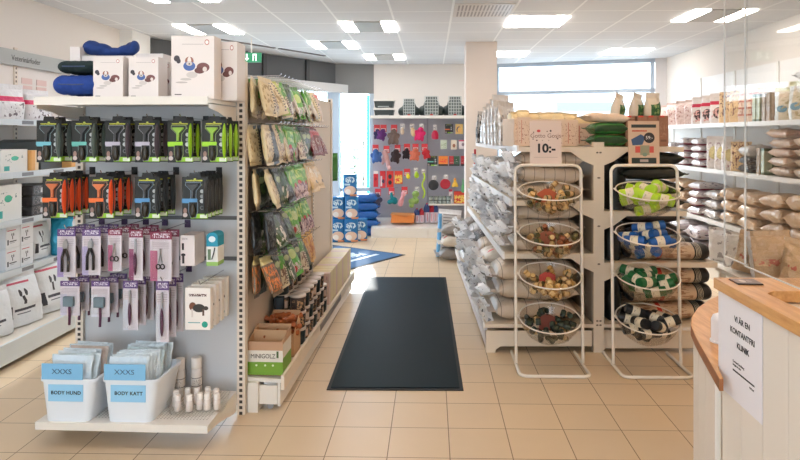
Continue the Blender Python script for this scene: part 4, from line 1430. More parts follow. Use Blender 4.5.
FEEDS = printmat('feed_stripe', (206, 200, 198), [('s', 0.2, 0.05, 0.8, 0.9, (130, 124, 122), 16, 0.3, 'v'), ('r', 0, 0, 0.14, 1, (90, 150, 190)), ('r', 0, 0.9, 1, 1, (232, 230, 232))], 'xz', 0.35, 0.1, 0.5, 22)
stander('bigfeed', 0.60, 0.30, 0.12, FEEDS, (at(447, 7.75), 7.75, 0.002), (-0.12, 0.10, 0.2), 'tall grey striped feed sack leaning at the far end of the middle gondola', 'sack')
sack('pet_food_sack', big[0], 'grey', (at(462, 7.7), 7.72, 0.005), 0.1, 'grey sack on the floor past the far end of the middle gondola', 'sacks heaped past the gondola', False)
sack('pet_food_sack', big[1], 'pale', (at(464, 7.7), 7.70, 0.155), 0.05, 'pale sack on the grey floor sack past the gondola', 'sacks heaped past the gondola', False)
sack('pet_food_sack', big[2], 'grey', (at(465, 7.7), 7.72, 0.305), -0.05, 'topmost grey sack of the floor pile past the gondola', 'sacks heaped past the gondola', False)
rb = put('hanging_tag', MB().box(-0.012, -0.004, 0, 0.012, 0.004, 0.30).mesh('red_strip', bevel=0.002), mat('red_strip', (190, 30, 50), 0.5), mgd, (-0.60, LEN - 0.1, 1.08))

# right side of the middle gondola: shelf by shelf
rprof = [(0.0, -0.31), (0.03, -0.305), (0.05, -0.29), (0.06, -0.26), (0.061, 0.0), (0.06, 0.26), (0.052, 0.285), (0.03, 0.303), (0.0, 0.31)]
rollm = []
for i in range(2):
    mb_ = MB().lathe([(r_, h_) for r_, h_ in rprof], 20, (0, 0, 0), 'x')
    mb_.v = [(x, y * 1.7, z * 1.02 + 0.062 + 0.004 * noise.noise(Vector((x * 9, y * 9, i)))) for x, y, z in mb_.v]
    rollm.append(mb_.mesh('rollbag', smooth=True))
for z, n_, sn_ in ((0.202, 3, 'base'), (0.637, 1, 'middle')):
    for k in range(n_):
        for ci in range(3):
            q = gb(0.52 + (k % 2) * 0.02, 0.14 + ci * 0.235)
            sack('feed_roll_bag', rollm[k % 2], 'roll', (q[0], q[1], z + k * 0.132), RB + random.uniform(-0.04, 0.04), 'black-ended tan bag, right %s shelf, %s layer, %s from near end' % (sn_, level(k, n_) if n_ > 1 else 'only', ORD[ci]),
                 'tan and black bags, right side of the middle gondola', False)
for i, (x, z, kx, ky, kz, lab) in enumerate((
        (0.10, 0.637, 0.12, 0.26, 0.335, 'black sack standing by the middle post, lower of the right side'),
        (0.12, 1.002, 0.16, 0.30, 0.42, 'black-green sack standing by the middle post on the upper right shelf'),
        (0.11, 0.202, 0.13, 0.26, 0.36, 'black sack standing by the middle post on the right base shelf'))):
    q = gb(x + 0.03, 0.20)
    stander('blk%d' % i, kz, ky, kx, mat('sack_black_plain', (22, 26, 26), 0.4, bump=0.4, bscale=20), (q[0], q[1], z), (0, 0, PI / 2 + RB), lab, 'sack')
for i in range(4):
    q = gb(0.40, 0.2)
    me = bag('blkflat%d' % i, 0.50, 0.36, 0.10, 'lie', ('seal', 'seal'), 0.1, seed=i + 90, seal=0.03, sec=10, ring=16)
    r = root('dark_feed_sack', (q[0], q[1], 1.003 + i * 0.105), (0, 0, RB))
    put('body', me, SACK['blackgreen'], r)
    tag(r, 'black and green feed sack, %s of four on the upper right shelf' % level(i, 4), 'sack', 'black and green sacks, upper right shelf')
for i in range(2):
    q = gb(0.45, 0.2)
    me = bag('blkflat%d' % i, 0.50, 0.36, 0.10, 'lie', ('seal', 'seal'), 0.1)
    r = root('dark_feed_sack', (q[0] + 0.03, q[1] + 0.25, 0.77 + i * 0.1), (0, 0, RB))
    put('body', me, SACK['dark'], r)
    tag(r, 'dark patterned sack, %s of the pair behind the blue bags bowl' % ('lower', 'upper')[i], 'sack')

# top shelf of the middle gondola
ZS = 1.457
SILV = printmat('pouch_silver', (206, 202, 200), [('n', 0.05, 0.1, 0.95, 0.8, (150, 146, 146), 7, 0.58), ('n', 0.1, 0.1, 0.9, 0.5, (80, 76, 78), 16, 0.68)], 'xz', 0.28, 0.6, 0.9, 22)
LEOP = printmat('pouch_black_silver', (176, 170, 166), [('n', 0, 0.0, 1, 0.9, (46, 42, 42), 6, 0.48)], 'xz', 0.35, 0.2, 0.5, 26)
TANP = printmat('pouch_tan_print', (216, 192, 170), [('n', 0.1, 0.1, 0.9, 0.85, (150, 96, 84), 14, 0.6), ('r', 0.3, 0.1, 0.34, 0.9, (190, 110, 96))], 'xz', 0.5, 0, 0.2, 26)
for i, (u, Y, h, m, lab, rz) in enumerate((
        (484, 6.6, 0.34, LEOP, 'black and silver pouch leaning at the far left of the top shelf', 0.5),
        (489, 6.2, 0.36, SILV, 'silver pouch standing next to the black and silver one', 0.3),
        (493, 5.8, 0.38, SILV, 'silver pouch second from the black and silver one', 0.2),
        (497, 5.45, 0.40, SILV, 'tall silver pouch third from the black and silver one', 0.15),
        (501, 5.15, 0.42, SILV, 'tallest silver pouch with a peaked top on the top shelf', 0.1),
        (505, 4.9, 0.35, SILV, 'silver pouch beside the tan printed bags on the top shelf', 0.1))):
    stander('silv%d' % i, h, 0.24, 0.1, m, (at(u, Y), Y, ZS), (0, random.uniform(-0.05, 0.08), 0.9), lab, 'pouch', 'silver pouches on the top shelf', 'foil_pouch')
for i, (u, Y, w, h) in enumerate(((514, 4.62, 0.10, 0.24), (522, 4.62, 0.10, 0.25), (532, 4.66, 0.13, 0.235), (545, 4.66, 0.12, 0.235), (557, 4.66, 0.12, 0.235), (568, 4.66, 0.11, 0.23), (580, 4.95, 0.17, 0.21), (598, 4.95, 0.17, 0.21), (615, 4.95, 0.12, 0.2))):
    x = at(u, Y)
    r = root('block_bottom_bag', (x, Y, ZS), (0, 0, RB + (0.35 if i == 0 else 0)))
    put('body', MB().box(-w / 2, -0.09, 0, w / 2, 0.09, h - 0.035).mesh('block_body', bevel=0.008), TANP, r)
    put('folded_top', bag('ftop%d' % i, 0.085, w * 0.98, 0.10, 'stand', ('flat', 'seal'), 0.4, seed=i, seal=0.015, sec=6, ring=14), mat('cream_gold_foil', (226, 206, 164), 0.35, 0.1, bump=0.5, bscale=40), r, (0, 0, h - 0.055), (0.5, 0, 0))
    tag(r, 'tan printed block-bottom bag with cream folded top, %s from the left on the top shelf' % ORD[i], 'bag', 'tan block-bottom bags on the top shelf')
GRB = printmat('bag_deep_green', (40, 110, 46), [('n', 0.1, 0.2, 0.9, 0.8, (110, 160, 90), 6, 0.6), ('r', 0, 0, 1, 0.06, (20, 60, 30))], 'xy', 0.35, 0, 0.5, 22)
for i in range(2):
    x = at(609, 4.5)
    me = bag('greenlie%d' % i, 0.30, 0.26, 0.085, 'lie', ('seal', 'seal'), 0.14, seed=i + 7, seal=0.03, sec=10, ring=16)
    r = root('green_food_bag', (x, 4.58, ZS + 0.002 + i * 0.085), (0, 0, RB))
    put('body', me, GRB, r)
    tag(r, '%s of two shiny green bags lying on the top shelf' % ('lower', 'upper')[i], 'bag', 'green bags lying on the top shelf')
me = bag('creamlie', 0.36, 0.26, 0.07, 'lie', ('seal', 'seal'), 0.2, seed=9, seal=0.03, sec=10, ring=16)
r = root('cream_food_bag', (at(604, 4.6), 4.6, ZS + 0.175), (0, 0.06, RB))
put('body', me, mat('bag_cream_sheen', (224, 200, 176), 0.35, bump=0.6, bscale=30, var=0.12), r)
tag(r, 'cream bag lying on top of the two green bags', 'bag')
BRN = printmat('box_brown_wrap', (150, 108, 84), [('r', 0.1, 0.94, 0.6, 1, (196, 70, 50)), ('r', 0.2, 0.15, 0.8, 0.22, (120, 84, 64)), ('n', 0.1, 0.3, 0.9, 0.8, (170, 128, 102), 9, 0.55)], 'xz', 0.5)
for i, u in enumerate((629, 641, 651, 662)):
    x = at(u, 4.55)
    o = put('brown_carton', MB().box(-0.036, 0, 0, 0.036, 0.16, 0.225).mesh('brown_carton', bevel=0.003), BRN, None, (x, 4.52, ZS), (0, 0, RB))
    tag(o, 'narrow brown carton with a red top edge, %s from left at the shelf end' % ORD[i], 'carton', 'brown cartons at the right end of the top shelf')
GLEAF = printmat('pouch_green_white', (216, 206, 190), [('r', 0.22, 0, 0.9, 0.62, (36, 92, 50)), ('e', 0.3, 0.62, 0.5, 0.12, (216, 206, 190)), ('n', 0.3, 0.1, 0.85, 0.5, (120, 150, 90), 7, 0.6)], 'xz', 0.35, 0, 0.5, 30)
for i, (u, Y, rz) in enumerate(((617, 4.9, 0.3), (636, 4.9, 0.2), (652, 4.86, -0.2))):
    stander('leaf%d' % i, 0.19, 0.125, 0.09, GLEAF, (at(u, Y), Y, ZS + 0.225), (0, 0.22 - 0.1 * i, rz + 0.5), 'peaked green and white pouch above the brown cartons, %s of three' % ['leftmost', 'middle', 'rightmost'][i], 'pouch', 'green and white pouches above the brown cartons', 'green_pouch')
ub = put('carton_row', MB().box(-0.17, -0.09, 0, 0.19, 0.09, 0.223).mesh('carton_row', bevel=0.003), mat('kraft_dark', (170, 130, 100), 0.7), None, (at(637, 4.9), 4.9, ZS), (0, 0, RB))
tag(ub, 'long kraft carton behind the brown cartons carrying the green pouches', 'carton')

# ================================================================ tube stands with clear bowls
TUBEW = mat('tube_white', (232, 222, 208), 0.35, coat=0.2)
BOWL = clear('bowl_clear', (252, 251, 249), 0.025, 0.12, 0.2)


def arcpts(c, r, a0, a1, n, plane='xz'):
    out = []
    for i in range(n + 1):
        a = a0 + (a1 - a0) * i / n
        p = (r * math.cos(a), r * math.sin(a))
        out.append((c[0] + p[0], c[1], c[2] + p[1]) if plane == 'xz' else (c[0] + p[0], c[1] + p[1], c[2]))
    return out


HW, RC, HT = 0.222, 0.05, 1.335
ybot, ytop = 0.21, 0.27     # posts lean back a little
tiers = [(0.5 * (181 + 200), 0), (0.5 * (222 + 245), 1), (0.5 * (260 + 290), 2), (0.5 * (301 + 334), 3)]
SX, SY = 0.79, 3.90


def make_stand():
    r = root('bowl_stand')
    rr = 0.011
    pts = [(-HW, 0.45, rr)] + [(-HW, 0.05, rr)] + arcpts((-HW + RC, RC, rr), RC, PI, 1.5 * PI, 6, 'xy')[1:] + [(HW - RC, 0, rr)] + arcpts((HW - RC, RC, rr), RC, 1.5 * PI, 2 * PI, 6, 'xy')[1:] + [(HW, 0.45, rr)]
    put('floor_frame', MB().tube(pts, rr, 10).mesh('floor_frame', smooth=True), TUBEW, r)
    pts = [(-HW, ybot, 0.015), (-HW, ytop - 0.003, HT - RC)] + [(x, ytop, z) for x, _, z in arcpts((-HW + RC, 0, HT - RC), RC, PI, PI / 2, 6)[1:]] + [(x, ytop, z) for x, _, z in arcpts((HW - RC, 0, HT - RC), RC, PI / 2, 0, 6)] + [(HW, ybot, 0.015)]
    put('post_frame', MB().tube(pts, rr * 0.95, 10).mesh('post_frame', smooth=True), TUBEW, r)
    return r


R_B = 0.203
TILT = math.radians(13)
prof = [(0.0, -0.165), (0.05, -0.163), (0.10, -0.148), (0.15, -0.11), (0.185, -0.055), (R_B, 0.0), (R_B - 0.004, 0.0), (0.181, -0.055), (0.146, -0.108), (0.097, -0.144), (0.05, -0.159), (0.0, -0.161)]
rim = [(R_B * math.cos(2 * PI * i / 36), R_B * math.sin(2 * PI * i / 36), 0) for i in range(36)]


def bowl_centre(ti):
    Yc = SY + 0.2
    v = tiers[ti][0]
    return zat(v, SX, Yc)


st0 = make_stand()
for ti in range(4):
    zc = bowl_centre(ti)
    b = put('bowl', MB().lathe(prof, 36).mesh('bowl', smooth=True), BOWL, st0, (0, 0.2, zc), (TILT, 0, 0))
    put('bowl_rim', MB().tube(rim, 0.0045, 7, True).mesh('bowl_rim', smooth=True), TUBEW, b)
    put('bowl_knob', MB().lathe([(0.0, -0.185), (0.011, -0.183), (0.012, -0.165)], 12).mesh('bowl_knob', smooth=True), BOWL, b)
    for sx in (-1, 1):
        put('bowl_arm', MB().tube([(sx * (R_B + 0.002), 0.0, 0.0), (sx * (HW - 0.004), 0.02, 0.01)], 0.006, 7).mesh('bowl_arm'), TUBEW, b)
st0.location = (SX, SY, 0)
tag(st0, 'white tube stand with four clear bowls of small treats and 10:- sign', 'stand', 'bowl stands')
SX2 = 1.435
st1 = dup(st0, (SX2, SY, 0), (0, 0, 0), 'white tube stand with four clear bowls of coloured roll bags')

# sign cards on the stands
def sign(x, u0, u1, v0, v1, m, name, lab):
    Y = SY + ytop
    xa, xb = at(u0, Y), at(u1, Y)
    z0, z1 = zat(v1, x, Y), zat(v0, x, Y)
    r = root(name, ((xa + xb) / 2, Y, z0), (-0.03, 0, 0))
    put('card', MB().box(-(xb - xa) / 2, -0.002, 0, (xb - xa) / 2, 0.002, z1 - z0).mesh(name), m, r)
    put('clip', MB().box(-0.02, -0.006, -0.012, 0.02, 0.006, 0.01).mesh('clip'), CLEAR, r)
    tag(r, lab, 'sign')
    return r, xb - xa, z1 - z0


s1, W1, H1 = sign(SX, 530, 561.5, 121, 166, printmat('card_pinkish', (222, 200, 186), [
    ('e', 0.28, 0.78, 0.06, 0.03, (206, 70, 70)), ('e', 0.66, 0.78, 0.03, 0.022, (60, 50, 50)), ('e', 0.55, 0.77, 0.02, 0.015, (110, 80, 70)), ('e', 0.12, 0.75, 0.02, 0.014, (90, 60, 60)),
    ('e', 0.22, 0.57, 0.025, 0.016, (90, 60, 60)), ('e', 0.88, 0.61, 0.025, 0.016, (100, 70, 60)), ('e', 0.1, 0.6, 0.02, 0.014, (90, 60, 60)), ('e', 0.4, 0.57, 0.012, 0.01, (120, 90, 80)), ('e', 0.6, 0.57, 0.012, 0.01, (120, 90, 80)),
    ('r', 0.12, 0.19, 0.88, 0.197, (170, 146, 134))], rough=0.5), 'price_sign', 'pinkish card sign reading 10:- on the left bowl stand')
text('price', '10:-', H1 * 0.27, INK, s1, (0.0, -0.0026, H1 * 0.385), (PI / 2, 0, 0), sx=1.05, bold=0.035)
text('lettering', 'Gotto Gosis', H1 * 0.135, mat('script_brown', (128, 84, 70), 0.6), s1, (0.0, -0.0026, H1 * 0.67), (PI / 2, 0, 0), ext=0.0004)
s2, W2, H2 = sign(SX2, 628.5, 659.5, 121, 167, printmat('card_kraft', (210, 178, 150), [
    ('r', 0.1, 0.855, 0.9, 0.925, (44, 52, 50)), ('n', 0.12, 0.77, 0.6, 0.80, (190, 70, 40), 40, 0.35), ('r', 0.1, 0.075, 0.9, 0.2, (36, 48, 44)),
    ('r', 0.22, 0.31, 0.82, 0.45, (204, 84, 72)), ('r', 0.38, 0.26, 0.68, 0.47, (150, 146, 118)), ('e', 0.53, 0.27, 0.08, 0.04, (120, 140, 120)), ('r', 0.37, 0.11, 0.64, 0.165, (176, 160, 150))], rough=0.5),
    'offer_sign', 'kraft card sign with dark bands and a 59:- circle on right stand')
bl_ = put('blue_panel', MB().prism([(-0.066, 0.0), (0.0, 0.004), (0.02, 0.055), (-0.01, 0.075), (-0.075, 0.04)], -0.0035, -0.0022, 'y').mesh('blue_panel'), mat('sign_blue', (62, 86, 118), 0.5), s2, (-0.01, 0, H2 * 0.47))
ci = put('price_circle', MB().lathe([(0.0, 0.0), (0.036, 0.0), (0.036, 0.0015), (0.0, 0.0015)], 28).mesh('price_circle'), mat('sign_dark', (50, 44, 44), 0.5), s2, (W2 * 0.17, -0.0035, H2 * 0.635), (PI / 2, 0, 0))
text('price', '59:-', 0.032, mat('sign_white', (238, 230, 224), 0.5), ci, (0, 0.0, 0.0022), (0, 0, 0), ext=0.0003)


def fill(cx, ti, n, rad, size, maxd=0.155, seed=0):
    """loose positions inside a tilted bowl, lowest first"""
    rr = random.Random(seed)
    zc = bowl_centre(ti)
    pts = []
    tries = 0
    lvl = -0.15
    while len(pts) < n and tries < 60000:
        tries += 1
        lvl = -0.15 + size * 0.5 + 0.12 * len(pts) / n
        z = lvl + rr.uniform(0, 0.015)
        Rz = math.sqrt(max(0.0, 1 - (z / 0.165) ** 2)) * 0.19 - rad
        if Rz <= 0:
            Rz = 0.02
        a = rr.uniform(0, 2 * PI)
        q = Rz * math.sqrt(rr.random())
        p = Vector((q * math.cos(a), q * math.sin(a), z))
        if all((p - o_).length > size for o_ in pts):
            pts.append(p)
        elif tries % 400 == 0:
            size *= 0.96
    c, s = math.cos(TILT), math.sin(TILT)
    return [(cx + p.x, SY + 0.2 + p.y * c - p.z * s, zc + p.y * s + p.z * c) for p in pts]


# left stand: small wrapped treats and a card in every bowl
TR = [printmat('chewroll_%d' % i, c, [('r', 0, 0, 1, 0.22, d), ('r', 0, 0.78, 1, 1, d)], 'xz', 0.5) for i, (c, d) in enumerate((((214, 176, 116), (150, 110, 60)), ((196, 160, 110), (90, 76, 40)), ((120, 106, 60), (70, 66, 36)), ((56, 66, 50), (34, 40, 34)), ((226, 190, 130), (196, 150, 80)), ((160, 90, 50), (110, 60, 34))))]
tm_ = MB().lathe([(0.016, -0.023), (0.018, -0.019), (0.018, 0.019), (0.016, 0.023)], 10).mesh('small_treat', smooth=True)
BN = ['top', 'second', 'third', 'lowest']
for ti in range(4):
    mix = [(0, 1, 4, 2), (1, 2, 0, 5), (4, 0, 1, 4), (3, 3, 1, 0)][ti]
    for k, pnt in enumerate(fill(SX, ti, 42, 0.024, 0.042, seed=ti)):
        ci_ = mix[k % 4]
        if ti == 3 and k > 18:
            ci_ = 3
        o = put('small_treat', tm_, TR[ci_], None, pnt, (random.uniform(0, 3), random.uniform(0, 3), random.uniform(0, 3)))
        tag(o, 'small wrapped treat roll loose in the %s bowl of the left stand' % BN[ti], 'treat', 'treats in the %s bowl of the left stand' % BN[ti])
    zc = bowl_centre(ti)
    tc_ = root('bowl_card', (SX - 0.01, SY + 0.22, zc - 0.04), (0, 0, 0.1))
    put('card', MB().prism([(-0.085, -0.04), (0.075, -0.04), (0.06, 0.02), (0.012, 0.05), (-0.022, 0.05), (-0.07, 0.02)] if ti < 1 else [(-0.06, -0.05), (0.055, -0.05), (0.052, 0.035), (0.01, 0.055), (-0.02, 0.055), (-0.058, 0.035)], -0.001, 0.001, 'y').mesh('bowl_card'),
        mat('card_orange_%d' % ti, [(196, 96, 60), (150, 84, 58), (170, 62, 52), (120, 62, 50)][ti], 0.5), tc_)
    put('cord', MB().tube([(-0.004, 0, 0.05), (-0.006, 0, 0.07), (0.004, 0, 0.07), (0.002, 0, 0.05)], 0.0025).mesh('cord'), INK, tc_)
    tag(tc_, '%s card standing in the %s bowl of the left stand' % (['orange', 'brown', 'red-brown', 'dark brown'][ti], BN[ti]), 'card')

# right stand: bag rolls
RLAB = printmat('roll_label', (226, 214, 190), [('n', 0, 0.2, 1, 0.8, (176, 164, 144), 3, 0.62)], 'xz', 0.5)
rbm = MB().lathe([(0.012, -0.068), (0.030, -0.065), (0.0325, -0.058), (0.0325, 0.058), (0.030, 0.065), (0.012, 0.068)], 16).mesh('bag_roll', smooth=True)
rlm = MB().lathe([(0.0327, -0.025), (0.0333, -0.024), (0.0333, 0.024), (0.0327, 0.025)], 16).mesh('roll_label', smooth=True)
rl0 = None
for ti, (cn, rgb, n_) in enumerate((('lime green', (176, 214, 40), 15), ('blue', (20, 86, 158), 16), ('green', (14, 92, 46), 16), ('black', (22, 24, 28), 17))):
    m_ = mat('roll_' + cn.replace(' ', '_'), rgb, 0.4)
    for k, pnt in enumerate(fill(SX2, ti, n_, 0.052, 0.066, seed=ti + 20)):
        rt = (PI / 2 + random.uniform(-0.4, 0.4), random.uniform(-0.5, 0.5), random.uniform(0.4, 2.6))
        lab = '%s bag roll with a paper label in the %s bowl of the right stand' % (cn, BN[ti])
        if rl0 is None:
            rl0 = root('bag_roll', pnt, rt)
            put('roll', rbm, m_, rl0)
            put('paper_label', rlm, RLAB, rl0)
            tag(rl0, lab, 'roll', cn + ' bag rolls')
        else:
            dup(rl0, (pnt[0], pnt[1], pnt[2] + 0.012), rt, lab, cn + ' bag rolls', {'roll': m_})

# ================================================================ toy shelf on the rear wall
TY = 9.72          # back panel depth
TF = 9.25          # front edge depth
TX0, TX1, TXM = at(372, 9.6), at(466, 9.35), at(427.5, 9.65)
ts = root('toy_shelving', (0, 0, 0))
tag(ts, 'white toy shelf with pegboard against the rear wall', 'shelving')
put('back_panel', MB().box(TX0, TY, 0.1, TX1, TY + 0.03, 1.82).mesh('toy_back_panel'), mat('toy_panel_lilac', (176, 174, 182), 0.6), ts)
put('upright', MB().box(TXM - 0.012, TY - 0.012, 0.2, TXM + 0.012, TY, 1.82).mesh('toy_upright'), mat('toy_upright_grey', (150, 148, 156), 0.5), ts)
put('side_panel', MB().box(TX1, TF, 0, TX1 + 0.03, TY + 0.03, 2.62).mesh('toy_side_panel'), mat('toy_side_white', (232, 228, 226), 0.5), ts)
put('top_shelf', MB().box(TX0, TF + 0.04, 1.81, TX1, TY, 1.835).mesh('toy_top_shelf'), WHITE, ts)
put('shelf_lip', MB().box(TX0, TF + 0.03, 1.80, TX1, TF + 0.04, 1.845).mesh('toy_lip'), WHITE, ts)
XD1 = at(428, 9.21)
put('base_deck', MB().prism([(TF - 0.04, 0.12), (TY, 0.22), (TY, 0.24), (TF - 0.04, 0.145)], at(371, 9.21), at(465, 9.3), 'x').mesh('toy_deck'), WHITE, ts)
put('kick_plate', MB().box(at(371, 9.21), TF - 0.04, 0.0, XD1 - 0.004, TF - 0.02, 0.12).mesh('toy_kick'), WHITE, ts)
put('kick_plate', MB().box(XD1, TF - 0.04, 0.0, at(465, 9.3), TF - 0.02, 0.12).mesh('toy_kick'), WHITE, ts)
ZM = zat(203.5, 0, 9.45)
put('middle_shelf', MB().box(TXM + 0.02, TF + 0.12, ZM - 0.02, TX1, TY, ZM).mesh('toy_mid_shelf'), WHITE, ts)


def T(u, v, Y=9.45):
    x = at(u, Y)
    return x, Y, zat(v, x, Y)


# litter trays and carriers
def make_carrier(k, w, h, d=0.33):
    r = root('pet_carrier')
    b = blob('carrier%d' % k, [((0, d / 2, h * 0.30), (w / 2, d / 2, h * 0.28)), ((0, d / 2, h * 0.42), (w / 2 * 0.55, d / 2 * 0.95, h * 0.45)), ((-w * 0.32, d / 2, h * 0.28), (w * 0.26, d * 0.46, h * 0.28)), ((w * 0.32, d / 2, h * 0.28), (w * 0.26, d * 0.46, h * 0.28)), ((0, d / 2, h * 0.6), (w * 0.34, d * 0.46, h * 0.3))], 0.012, 2)
    put('carrier_shell', b, mat('carrier_dark', (44, 56, 54), 0.45), r)
    gw, gh = w * 0.56, h * 0.92
    mb = MB()
    for i in range(6):
        x = -gw / 2 + gw * i / 5
        mb.box(x - 0.004, -0.012, h * 0.06, x + 0.004, -0.004, h * 0.06 + gh)
    for i in range(7):
        z = h * 0.06 + gh * i / 6
        mb.box(-gw / 2, -0.015, z - 0.004, gw / 2, -0.007, z + 0.004)
    put('grid_door', mb.mesh('grid_door'), mat('grid_silver', (196, 200, 196), 0.4, 0.3), r)
    put('door_plate', MB().prism([(-gw / 2 * 0.95, h * 0.05), (gw / 2 * 0.95, h * 0.05), (gw / 2 * 0.85, h * 0.96), (-gw / 2 * 0.85, h * 0.96)], -0.003, 0.004, 'y').mesh('door_plate'), mat('door_plate_grey', (108, 116, 112), 0.6), r)  # flat grey plate behind the grid makes the whole door read grey
    put('latch', MB().box(-0.022, -0.022, h * 0.02, 0.022, -0.012, h * 0.1).mesh('latch', bevel=0.003), mat('latch_red', (200, 60, 50), 0.5), r)
    return r


ztop = 1.836
for k, (u0, u1, v0, wd) in enumerate(((401, 417, 98.5, 'smallest, leftmost'), (422, 441, 96, 'middle, between two others'), (446, 464, 96, 'rightmost'))):
    Y = 9.33
    x0, x1 = at(u0, Y), at(u1, Y)
    c = make_carrier(k, (x1 - x0) * 1.25, zat(v0, x0, Y) - ztop)
    c.location = ((x0 + x1) / 2, Y, ztop)
    tag(c, 'dark pet carrier with silver grid door, %s' % wd, 'pet carrier', 'pet carriers on the toy shelf')
for k in range(2):
    Y = 9.32
    x0, x1 = at(374, Y), at(393.5, Y)
    w_ = (x1 - x0) / 2
    zb = ztop + k * 0.135
    r = root('litter_tray', ((x0 + x1) / 2, Y, zb))
    put('tray_body', MB().prism([(-w_ * 0.9, 0), (w_ * 0.9, 0), (w_, 0.095), (-w_, 0.095)], 0, 0.3, 'y').mesh('litter_body', bevel=0.006), mat('litter_dark', (52, 58, 56), 0.45), r)
    put('rim', MB().prism([(-w_ - 0.01, 0.095), (w_ + 0.01, 0.095), (w_ + 0.012, 0.105), (w_ * 0.6, 0.128), (-w_ * 0.4, 0.118), (-w_ - 0.012, 0.13)], -0.01, 0.31, 'y').mesh('litter_rim', bevel=0.004), WHITE, r)
    put('latch', MB().box(-0.09, -0.006, 0.0, 0.08, 0.0, 0.018).mesh('litter_latch'), mat('litter_latch', (170, 172, 170), 0.5), r)
    tag(r, '%s dark litter tray with a white rim, left end of the toy shelf top' % ('lower', 'upper')[k], 'litter tray', 'stacked litter trays')

# hanging toys
HEAD = printmat('toy_header', (206, 50, 56), [('r', 0.12, 0.1, 0.88, 0.5, (236, 226, 220)), ('n', 0.2, 0.15, 0.8, 0.45, (190, 60, 60), 9, 0.5)])
HEADW = printmat('toy_header_white', (226, 220, 214), [('n', 0.1, 0.1, 0.9, 0.9, (70, 60, 90), 6, 0.56)])
hm = MB().box(-0.042, -0.002, -0.055, 0.042, 0.002, 0.045).mesh('header_card')
P_ = {
    'plush': lambda: blob('plush', [((0, 0, -0.14), (0.065, 0.05, 0.085)), ((0, -0.01, -0.05), (0.05, 0.045, 0.045)), ((-0.06, 0, -0.19), (0.025, 0.025, 0.05)), ((0.06, 0, -0.19), (0.025, 0.025, 0.05)), ((-0.07, 0, -0.1), (0.03, 0.025, 0.04)), ((0.07, 0, -0.1), (0.03, 0.025, 0.04))], 0.011, 2),
    'long': lambda: blob('longplush', [((0, 0, -0.12), (0.05, 0.045, 0.07)), ((-0.02, 0, -0.05), (0.045, 0.04, 0.045)), ((0.04, 0, -0.2), (0.03, 0.03, 0.07)), ((-0.05, 0, -0.17), (0.025, 0.025, 0.06)), ((0.07, -0.01, -0.26), (0.035, 0.03, 0.035))], 0.011, 2),
    'round': lambda: blob('roundtoy', [((0, 0, -0.1), (0.055, 0.04, 0.065)), ((0, 0, -0.04), (0.025, 0.03, 0.03))], 0.011, 1),
    'octo': lambda: blob('octo', [((0, 0, -0.07), (0.055, 0.05, 0.06)), ((0, 0, -0.15), (0.042, 0.04, 0.06)), ((-0.04, 0, -0.24), (0.014, 0.02, 0.08)), ((-0.013, -0.01, -0.25), (0.013, 0.02, 0.09)), ((0.015, 0.0, -0.25), (0.013, 0.02, 0.09)), ((0.042, 0, -0.24), (0.014, 0.02, 0.08))], 0.009, 1),
    'bird': lambda: blob('birdtoy', [((-0.05, 0, -0.2), (0.06, 0.04, 0.05)), ((0.05, 0, -0.19), (0.07, 0.04, 0.075)), ((0, 0, -0.1), (0.035, 0.035, 0.07)), ((0, 0, -0.04), (0.03, 0.03, 0.03))], 0.011, 2),
    'double': lambda: blob('doubletoy', [((0, 0, -0.09), (0.072, 0.055, 0.07)), ((-0.03, 0, -0.25), (0.075, 0.05, 0.06)), ((0.05, 0, -0.22), (0.05, 0.05, 0.06)), ((-0.02, 0, -0.33), (0.05, 0.04, 0.05)), ((0, 0, -0.16), (0.04, 0.04, 0.04))], 0.012, 1),
}


def cloth(name, rgb):
    return mat('toy_' + name, rgb, 0.85, bump=0.5, bscale=90, var=0.25)


def toy(u, v, kind, m, lab, head=HEAD, sc=1.0, hsc=1.0):
    sc *= 0.88
    hsc *= 1.12
    x, y, z = T(u, v, 9.42)
    r = root('hanging_toy', (x, y, z), (0, 0, random.uniform(-0.3, 0.3)), )
    if head is not None:
        put('header_card', hm, head, r, (0, 0, 0), (0, 0, 0), (hsc, 1, hsc))
    put('toy_body', P_[kind](), m, r, (0, -0.02, 0.0 if head is None else -0.01), (random.uniform(-0.2, 0.2), random.uniform(-0.35, 0.35), random.uniform(-0.9, 0.9)), (sc * random.uniform(0.85, 1.05), sc, sc * random.uniform(0.95, 1.12)))
    put('peg_hook', MB().tube([(0, 0.0, 0.035), (0, TY - y - 0.002, 0.035)], 0.003, 6).mesh('peg_hook'), CHROME, r)
    tag(r, lab, 'toy', 'toys hanging on the rear toy shelf')


toy(377, 128, 'plush', cloth('navy', (50, 44, 84)), 'dark blue plush toy, far left of the top toy row', sc=0.8)
toy(383.5, 128, 'plush', cloth('purple', (96, 44, 110)), 'purple plush toy in the top toy row', sc=0.95)
toy(394, 128, 'plush', cloth('taupe', (112, 92, 84)), 'grey-brown plush toy in the top toy row', sc=1.1)
toy(402.5, 126, 'round', cloth('sand', (206, 186, 164)), 'small sand-coloured toy in the top toy row', HEADW, 0.85, 0.7)
toy(412, 126, 'round', cloth('tan', (214, 182, 140)), 'round tan toy in the top toy row', HEADW, 1.05, 0.7)
toy(421.5, 126, 'plush', cloth('hot_pink', (226, 48, 112)), 'hot pink plush toy ending the top toy row', HEADW, 1.0, 0.7)
toy(375.5, 148, 'plush', cloth('blue', (58, 92, 150)), 'blue plush toy, far left of the second toy row', sc=1.1)
toy(386.5, 149, 'long', cloth('greypink', (196, 150, 146)), 'long pinkish grey plush toy in the second toy row', sc=1.15)
toy(397.5, 148, 'plush', cloth('dark_brown', (52, 34, 34)), 'dark brown plush toy with white face in the second toy row', sc=1.15)
toy(407, 147, 'plush', cloth('black', (40, 30, 34)), 'near-black plush toy in the second toy row', sc=0.85)
